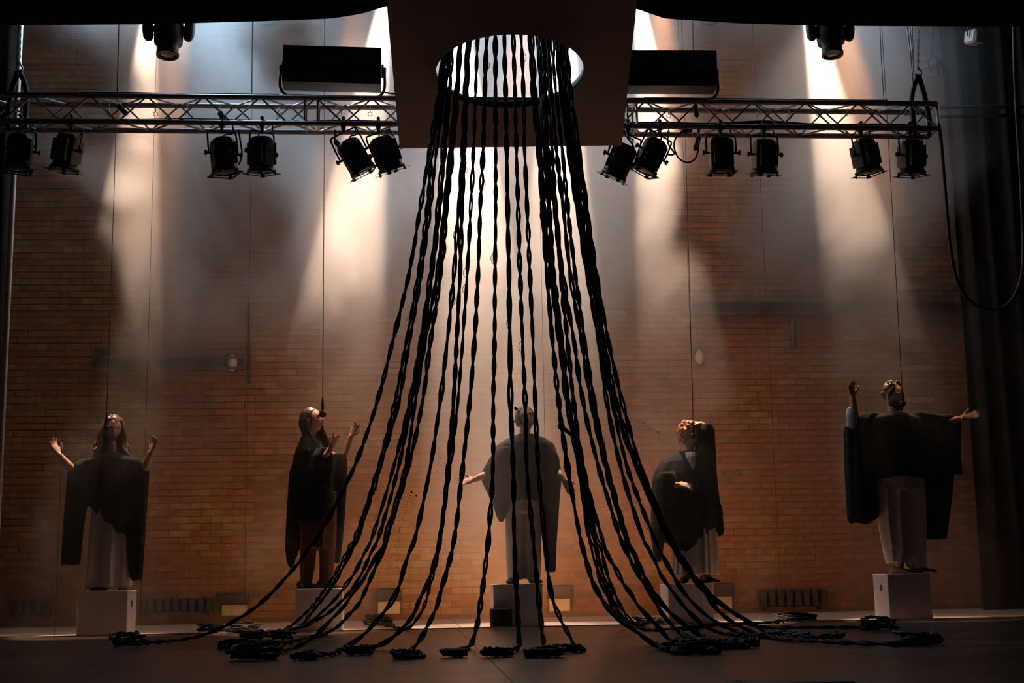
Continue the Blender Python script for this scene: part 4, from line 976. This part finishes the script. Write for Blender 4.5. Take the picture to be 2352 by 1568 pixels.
P.garment('white_shirt', M_white, [([(1040, 1569, 1596, .07), (1052, 1567, 1595, .10), (1064, 1572, 1593, .105), (1080, 1581, 1588, .09)], {'amp': 0.04, 'freq': 11, 'dy': -0.085})])
P.garment('pleated_skirt', M_white, [([(1150, 1548, 1640, .14), (1230, 1546, 1645, .16), (1300, 1541, 1650, .17), (1318, 1540, 1651, .17)], {'amp': 0.16, 'freq': 19})], vox=0.009, sm=1)
P.garment('black_cloak', M_robe, [
  [(1036, 1558, 1606, .075), (1046, 1538, 1628, .11), (1060, 1518, 1640, .14), (1078, 1506, 1642, .16), (1095, 1500, 1642, .18), (1120, 1497, 1645, .19), (1165, 1498, 1651, .2), (1195, 1500, 1652, .2), (1230, 1516, 1630, .2), (1255, 1540, 1595, .19), (1267, 1552, 1575, .15)],
  ([(974, 1606, 1634, .06), (990, 1598, 1640, .08), (1040, 1594, 1642, .12), (1100, 1598, 1645, .13), (1175, 1600, 1654, .13)], {'dy': -0.03, 'freq': 4}),
  ([(1088, 1506, 1540, .07), (1104, 1500, 1546, .085), (1130, 1498, 1546, .09), (1160, 1500, 1540, .08)], {'dy': -0.17, 'freq': 4}),
  ([(1150, 1496, 1530, .10), (1230, 1494, 1526, .09), (1270, 1500, 1522, .06), (1290, 1508, 1518, .03)], {'dy': 0.0, 'freq': 4}),
  ([(1160, 1636, 1656, .06), (1195, 1640, 1658, .06), (1222, 1644, 1660, .05), (1230, 1648, 1656, .03)], {'dy': -0.05})])
P.shoe(1572, 1334, -0.3, M_shoed); P.shoe(1626, 1334, 0.5, M_shoed)

# 5: bearded performer with arms spread
P = Perf(Y5, 2082, foot_px(2082, Y5, tp5+0.005), 'curly haired bearded performer at far right, arms spread wide, cream trousers'); P.o.z = tp5+0.006
P.limb([(2066, 1120), (2062, 1060), (2056, 1000), (2052, 966)], [0.14, 0.14, 0.16, 0.10]); P.limb([(2052, 966), (2051, 935)], [0.06, 0.056])
P.limb([(2050, 1120), (2056, 1210), (2066, 1296)], [0.10, 0.07, 0.046]); P.limb([(2084, 1120), (2096, 1210), (2108, 1298)], [0.10, 0.07, 0.046])
P.limb([(2044, 972), (2008, 972), (1962, 985, -0.05), (1955, 945, -0.08), (1951, 914, -0.10)], [0.065, 0.058, 0.046, 0.038, 0.028])
P.limb([(2062, 972), (2098, 970), (2150, 974, -0.05), (2180, 968, -0.08), (2202, 963, -0.10)], [0.065, 0.058, 0.046, 0.038, 0.028])
hand_mesh(P.body, P.p(1951, 914, -0.10), (-0.12, 0, 0.98), (0.45, -0.9, 0.1), 0.5, 1, 1.05); hand_mesh(P.body, P.p(2202, 963, -0.10), (0.93, -0.05, 0.22), (0.05, -0.75, 0.6), 0.15, -1, 1.05)
hc = P.p(2052, 909); R = face_rot(34, -10, 4); head_mesh(P.body, hc, R, 1.03); P.finish_body()
P.face(hc, R, 1.03, M_hair_d)
P.curls(M_hair_b, hc, R, 150, 9, 0.017, -0.01, 2.2, 1.04)
bm = bmesh.new()
for k in range(26):
    a = -1.5+3.0*k/25; sx, sy = math.sin(a), math.cos(a)
    tube(bm, smooth_path([hc+R @ Vector((sx*0.064, sy*0.085, -0.045-0.02*abs(sy))), hc+R @ Vector((sx*0.062, sy*0.095, -0.085)), hc+R @ Vector((sx*0.045, sy*0.10, -0.125))], 0.01), 0.014, 7, round_caps=True)
remeshed('beard', bm, M_hair_d, P.root, P.o, 0.007, 1)
P.garment('cream_trousers', M_white, [([(1084, 2010, 2122, .16), (1130, 2010, 2124, .17)], {'amp': .08}), ([(1120, 2010, 2072, .15), (1200, 2018, 2074, .14), (1260, 2028, 2078, .13), (1292, 2036, 2074, .11)], {'amp': .2, 'freq': 6}), ([(1120, 2058, 2124, .15), (1200, 2066, 2126, .14), (1270, 2074, 2126, .13), (1304, 2082, 2126, .11)], {'amp': .14, 'freq': 6})])
P.garment('blue_cuff', M_blue, [([(936, 1942, 1964, .045), (955, 1938, 1968, .05), (988, 1940, 1975, .05)], {'dy': -0.06, 'amp': .03})])
P.garment('black_robe', M_robe, [
  [(946, 2034, 2070, .085), (951, 2012, 2094, .13), (959, 1984, 2120, .16), (975, 1976, 2130, .175), (1020, 1978, 2126, .19), (1060, 1988, 2132, .2), (1098, 2008, 2122, .2)],
  ([(950, 1975, 2016, .06), (962, 1944, 2012, .075), (985, 1935, 2010, .08), (1060, 1936, 2008, .09), (1130, 1940, 2012, .09), (1190, 1944, 2016, .08), (1202, 1952, 1996, .05)], {'dy': -0.04, 'freq': 5, 'amp': .13}),
  ([(950, 2090, 2120, .06), (958, 2088, 2204, .065), (985, 2088, 2204, .08), (1050, 2095, 2203, .09), (1088, 2100, 2207, .06)], {'dy': -0.05, 'freq': 6, 'amp': .14}),
  ([(1080, 2092, 2196, .06), (1150, 2112, 2188, .07), (1225, 2124, 2178, .06), (1237, 2127, 2176, .045)], {'dy': 0.02, 'freq': 4, 'amp': .1})])
bm = bmesh.new(); wv = P.p(2198, 964, -0.098)
tube(bm, [wv+Vector((0.006*math.sin(a), 0.033*math.cos(a), 0.033*math.sin(a)))-P.o for a in [2*PI*k/16 for k in range(17)]], 0.006, 6, caps=False); mesh_obj('bracelet', bm, M_gold, P.root, True)
P.shoe(2064, 1306, 0.5, M_shoe); P.shoe(2112, 1308, 1.0, M_shoe)
# ------------------------------------------------------------------ microphones on their cables
M_foam = pmat('mic_foam', (0.008, 0.008, 0.008), (0.02, 0.018, 0.016), 90, 0.95, bump=0.5)
def microphone(px, py, Y, topx, label, L=0.13, s=1.0, ball=0.030, rot=None):
    c = atY(px, py, Y)
    t = thing('hanging_microphone', label, 'microphone', c, 'microphones hung on thin cables')
    bm = bmesh.new(); ret = bmesh.ops.create_uvsphere(bm, u_segments=18, v_segments=12, radius=ball)
    for v in ret['verts']: v.co *= 1+0.04*noise.noise(v.co*120)
    mesh_obj('windshield', bm, M_foam, t, True)
    bm = bmesh.new(); lathe(bm, [(0.012, ball*0.7), (0.014, ball*0.9), (0.014, L*0.7), (0.010, L), (0.006, L+0.03), (0.004, L+0.05)], 12); mesh_obj('mic_body', bm, M_blk, t, True)
    top = atY(topx[0], topx[1], Y)-c
    bm = bmesh.new(); tube(bm, smooth_path([Vector((0, 0, L+0.04)), top*0.5+Vector((0.005, 0, (L+0.04)*0.5)), top], 0.3), 0.0035, 5); mesh_obj('mic_cable', bm, M_cable, t, True)
microphone(244, 982, Y1-0.25, (276, -60), 'microphone on a thin cable before the long haired performer', 0.11)
microphone(741, 950, Y2-0.22, (745, -60), 'foam covered microphone on a cable at the profile performer\'s mouth', 0.13, ball=0.036)
microphone(1593, 1000, Y4-0.24, (1562, -60), 'microphone on a cable before the red haired performer\'s face', 0.10)
microphone(2074, 926, Y5-0.22, (2018, -60), 'microphone on a cable before the bearded performer\'s face', 0.11)
# one microphone is tied in among the ropes
c = atD(1289, 979, 9.75); e = atD(1322, 1006, 9.85)-c
t = thing('rope_microphone', 'black microphone sticking out sideways among the right hand ropes', 'microphone', c)
bm = bmesh.new(); ret = bmesh.ops.create_uvsphere(bm, u_segments=16, v_segments=10, radius=0.026); mesh_obj('windshield', bm, M_foam, t, True)
bm = bmesh.new(); tube(bm, [e*0.12, e*0.3, e*0.7, e, e*1.35], [0.013, 0.015, 0.014, 0.012, 0.006], 10); mesh_obj('mic_body', bm, M_blk, t, True)

# ------------------------------------------------------------------ things on the floor
def monitor(px, py, wpx, label):
    c = atZ(px, py, 0); mpp = depth_of(c)/FPX; W = wpx*mpp
    t = thing('floor_speaker', label, 'speaker', c)
    bm = bmesh.new(); box(bm, (0, W*0.4, 0.43*W*2/2), (W, W*0.8, 0.86*W), None, 0.008); mesh_obj('cabinet', bm, M_blk, t)
    bm = bmesh.new(); box(bm, (0, -0.004, 0.43*W), (W*0.9, 0.01, 0.78*W), None, 0.003); mesh_obj('grille', bm, M_fl, t)
monitor(1152, 1440, 50, 'small black cube speaker on the floor before the central white box')
c = atZ(1842, 1590, 0.0); bm = bmesh.new(); box(bm, (0, 0.1, 0.016), (0.46, 0.30, 0.032), None, 0.012); box(bm, (0, 0.1, 0.034), (0.40, 0.22, 0.006), None, 0.002)
o = mesh_obj('boundary_plate', bm, M_blk, None, loc=c); tag(o, 'flat black plate lying at the stage edge, bottom of picture', 'plate')

# ------------------------------------------------------------------ fittings on the brick wall
M_pale = pmat('pale_plaster', (0.40, 0.33, 0.26), (0.50, 0.42, 0.33), 8, 0.85)
M_dark = pmat('dark_iron', (0.02, 0.018, 0.02), (0.035, 0.03, 0.032), 8, 0.7)
def wall_unit(x0, x1, y0, y1, mat, label, name, cat, depth=0.12, parts='vent'):
    A, B = atY(x0, y1, WALL_Y-depth), atY(x1, y0, WALL_Y-depth)
    W, H = B.x-A.x, B.z-A.z; z0 = max(0.0, A.z) if A.z < 0.2 else A.z
    H = B.z-z0
    t = thing(name, label, cat, ((A.x+B.x)/2, WALL_Y-0.045, z0))
    if parts == 'vent':
        bm = bmesh.new(); box(bm, (0, -depth/2, H*0.75), (W, depth, H*0.5), None, 0.008); mesh_obj('hood', bm, M_dark, t)
        bm = bmesh.new(); box(bm, (0, -depth/2+0.01, H*0.25), (W*0.86, depth-0.02, H*0.5), None, 0.005); mesh_obj('front_plate', bm, mat, t)
    else:
        n = max(4, int(W/0.09))
        for k in range(n):
            bm = bmesh.new(); box(bm, (-W/2+(k+0.5)*W/n, -depth/2, H/2+0.02), (W/n*0.72, depth, H-0.04), None, 0.012); mesh_obj('radiator_fin', bm, M_dark, t)
        for zz in (0.06, H-0.05):
            bm = bmesh.new(); tube(bm, [(-W/2, -depth/2, zz), (W/2, -depth/2, zz)], 0.02, 8); mesh_obj('header_pipe', bm, M_dark, t, True)
        for s in (-1, 1):
            bm = bmesh.new(); box(bm, (s*W*0.4, -depth/2, 0.015), (0.04, depth*1.1, 0.03)); mesh_obj('foot', bm, M_dark, t)
wall_unit(505, 572, 1362, 1414, M_pale, 'pale box under a dark hood low on the wall between the two left performers', 'wall_vent', 'vent')
wall_unit(864, 922, 1352, 1410, M_pale, 'pale box low on the wall behind the profile performer\'s ropes', 'wall_vent', 'vent')
wall_unit(1258, 1312, 1345, 1404, M_pale, 'pale box low on the wall beside the central white box', 'wall_vent', 'vent')
wall_unit(1646, 1682, 1340, 1398, M_pale, 'pale box low on the wall right of the red haired performer', 'wall_vent', 'vent')
wall_unit(318, 490, 1374, 1416, M_dark, 'long dark radiator low on the wall right of the leftmost box', 'radiator', 'radiator', 0.14, 'rad')
wall_unit(1745, 1900, 1352, 1402, M_dark, 'long dark radiator low on the wall between the two right performers', 'radiator', 'radiator', 0.14, 'rad')
wall_unit(30, 120, 1376, 1420, M_dark, 'dark radiator low on the wall at the far left', 'radiator', 'radiator', 0.14, 'rad')
def wall_lamp(px, py, h, label):
    c = atY(px, py, WALL_Y-0.1); t = thing('bulkhead_lamp', label, 'wall lamp', (c.x, WALL_Y-0.03, c.z))
    bm = bmesh.new(); ellipsoid(bm, (0, -0.06, 0), (h*0.32, 0.07, h*0.5), None, 16, 10); mesh_obj('glass_dome', bm, M_pale, t, True)
    bm = bmesh.new(); box(bm, (0, -0.015, 0), (h*0.75, 0.03, h*1.15), None, 0.01); mesh_obj('back_plate', bm, M_steel, t)
wall_lamp(533, 833, 0.20, 'oval bulkhead lamp on the wall right of the rusty beam')
wall_lamp(1607, 820, 0.17, 'oval bulkhead lamp on the wall under the dark beam')
for i, (x, ya, yb, lab) in enumerate(((1822, 720, 800, 'short dark pipe dropping from the right wall beam'), (572, 700, 880, 'thin dark pipe rising beside the oval lamp at left'))):
    A, B = atY(x, ya, WALL_Y-0.1), atY(x, yb, WALL_Y-0.1); bm = bmesh.new(); tube(bm, [Vector((0, 0, 0)), B-A], 0.035 if i == 0 else 0.02, 8)
    for q in (0.15, 0.85):
        tube(bm, [(B-A)*q+Vector((0, 0, 0.02)), (B-A)*q+Vector((0, 0, -0.02))], 0.045 if i == 0 else 0.03, 8); tube(bm, [(B-A)*q, (B-A)*q+Vector((0, 0.1, 0))], 0.008, 5)
    o = mesh_obj('wall_pipe', bm, M_steel, None, True, loc=A); tag(o, lab, 'pipe')

# ------------------------------------------------------------------ drapes and poles at the sides
M_drape2 = pmat('brown_black_drape', (0.020, 0.017, 0.014), (0.032, 0.028, 0.022), 10, 0.92, spec=0.15)
def drape(x0, x1, Y, label, folds, amp=0.07, ztop=7.9, mat=None):
    n = folds*8; bm = bmesh.new(); cols = []
    for i in range(n+1):
        u = i/n; x = x0+(x1-x0)*u
        col = []
        for k in range(9):
            v = k/8; yy = Y + amp*math.sin(u*folds*2*PI+0.4*math.sin(v*3))*(0.75+0.25*v) + 0.03*noise.noise(Vector((u*9, v*2, folds)))
            col.append(bm.verts.new((x+0.02*math.sin(v*4+u*20), yy, 0.02+(ztop-0.02)*v)))
        cols.append(col)
    for A, B in zip(cols[:-1], cols[1:]):
        for k in range(8): bm.faces.new((A[k], B[k], B[k+1], A[k+1]))
    o = mesh_obj('side_drape', bm, mat or M_drape2, None, True); s = o.modifiers.new('thick', 'SOLIDIFY'); s.thickness = 0.008
    return tag(o, label, 'drape')
xA = atY(2222, 900, 14.6).x
drape(xA, xA+3.2, 14.6, 'long dark pleated drape masking the right side of the stage', 13)
xB = atY(2180, 300, 15.6).x
xL = atY(8, 900, 14.6).x
drape(xL-3.0, xL, 14.6, 'long dark pleated drape masking the left side of the stage', 11)
A, B = atY(32, 380, 12.75), atY(6, 1000, 12.75)
bm = bmesh.new(); tube(bm, [Vector((0, 0, 0)), Vector((0, 0, 7.9))], 0.026, 10); lathe(bm, [(0.07, 0.0), (0.07, 0.01), (0.03, 0.02)], 14)
o = mesh_obj('edge_pole', bm, pmat('grey_pole', (0.62, 0.58, 0.55), None, 10, 0.5, 0.3), None, True, loc=(atY(20, 650, 12.75).x, 12.75, 0)); tag(o, 'slim grey upright pole at the far left edge of the film', 'pole')

# ------------------------------------------------------------------ clear film hung across the stage, in joined lengths
M_film = bpy.data.materials.new('clear_film'); M_film.use_nodes = True
ntf = M_film.node_tree; ntf.nodes.clear(); of = ntf.nodes.new('ShaderNodeOutputMaterial'); tb = ntf.nodes.new('ShaderNodeBsdfTransparent'); tb.inputs[0].default_value = (1, 1, 1, 1); ntf.links.new(tb.outputs[0], of.inputs[0])
M_fseam = pmat('film_weld', (0.05, 0.042, 0.036), (0.08, 0.07, 0.06), 30, 0.4)
M_fhem = pmat('film_hem', (0.50, 0.42, 0.38), None, 14, 0.4)
M_spot = pmat('paint_spot', (0.02, 0.014, 0.01), None, 30, 0.7)
film = thing('clear_film', 'clear plastic film hung across the whole stage between ropes and performers', 'plastic film', (1.0, FILM_Y, 0))
fx = [-6.0] + [atY(x, 700, FILM_Y).x for x in (155, 343, 572, 742, 1245, 1583, 1760)] + [8.0]
for a, b in zip(fx[:-1], fx[1:]):
    bm = bmesh.new(); n = 8; cols = []
    for i in range(n+1):
        x = a+(b-a)*i/n; yy = FILM_Y+0.006*math.sin(x*3.1)
        cols.append([bm.verts.new((x-1.0, yy-FILM_Y, z)) for z in (0.0, 2.6, 5.2, 7.9)])
    for A, B in zip(cols[:-1], cols[1:]):
        for k in range(3): bm.faces.new((A[k], B[k], B[k+1], A[k+1]))
    mesh_obj('film_length', bm, M_film, film, True)
for x in fx[1:-1]:
    bm = bmesh.new(); box(bm, (x-1.0, -0.004, 3.95), (0.0028, 0.003, 7.9)); mesh_obj('weld_seam', bm, M_fseam, film)
bm = bmesh.new(); box(bm, (0, 0.0, 0.006), (13.8, 0.012, 0.010)); mesh_obj('bottom_hem', bm, M_fhem, film)
# splashes and specks on the film
rnd = random.Random(3)
def speck(x, y, r, sx=1.0, mat=None):
    c = atY(x, y, FILM_Y-0.012)-Vector((1.0, FILM_Y, 0)); bm = bmesh.new(); n = 9; ph = rnd.random()*6
    vs1 = [bm.verts.new(c+Vector((math.cos(2*PI*k/n)*r*sx*(1+0.3*math.sin(3*k+ph)), 0, math.sin(2*PI*k/n)*r*(1+0.3*math.sin(2*k+ph))))) for k in range(n)]
    vs2 = [bm.verts.new(v.co+Vector((0, 0.0015, 0))) for v in vs1]
    bm.faces.new(vs1); bm.faces.new(list(reversed(vs2)))
    for k in range(n): bm.faces.new((vs1[k], vs2[k], vs2[(k+1) % n], vs1[(k+1) % n]))
    mesh_obj('paint_speck', bm, mat or M_spot, film)
for (x, y, r) in ((1185, 938, .018), (1191, 945, .006), (1182, 968, .008), (1141, 938, .004), (1017, 1051, .004), (1004, 1082, .004), (966, 1266, .004), (984, 1290, .004), (913, 1302, .005), (849, 1350, .004), (802, 1409, .004), (794, 1410, .004), (1112, 1153, .003), (1079, 1197, .003), (1071, 1198, .003), (614, 1207, .005), (1771, 995, .005), (1715, 1232, .005), (474, 872, .004), (1110, 1120, .003), (945, 1130, .010), (956, 1138, .008), (1388, 345, .004), (1396, 350, .005)):
    speck(x, y, r)
for k in range(40):       # a dribble of drops
    u = k/39; x = 940-36*u+3*math.sin(k)+(-18*u*u); y = 1133+190*u
    if k % 4 != 3: speck(x, y, 0.002+0.0025*rnd.random())
M_scuff = pmat('scuff_mark', (0.16, 0.10, 0.07), None, 30, 0.8)
for k in range(26):       # scuffed smear
    u = k/25; speck(1465+50*u+5*rnd.random(), 960+36*u+10*rnd.random(), 0.0015+0.002*rnd.random(), 2.0, M_scuff)
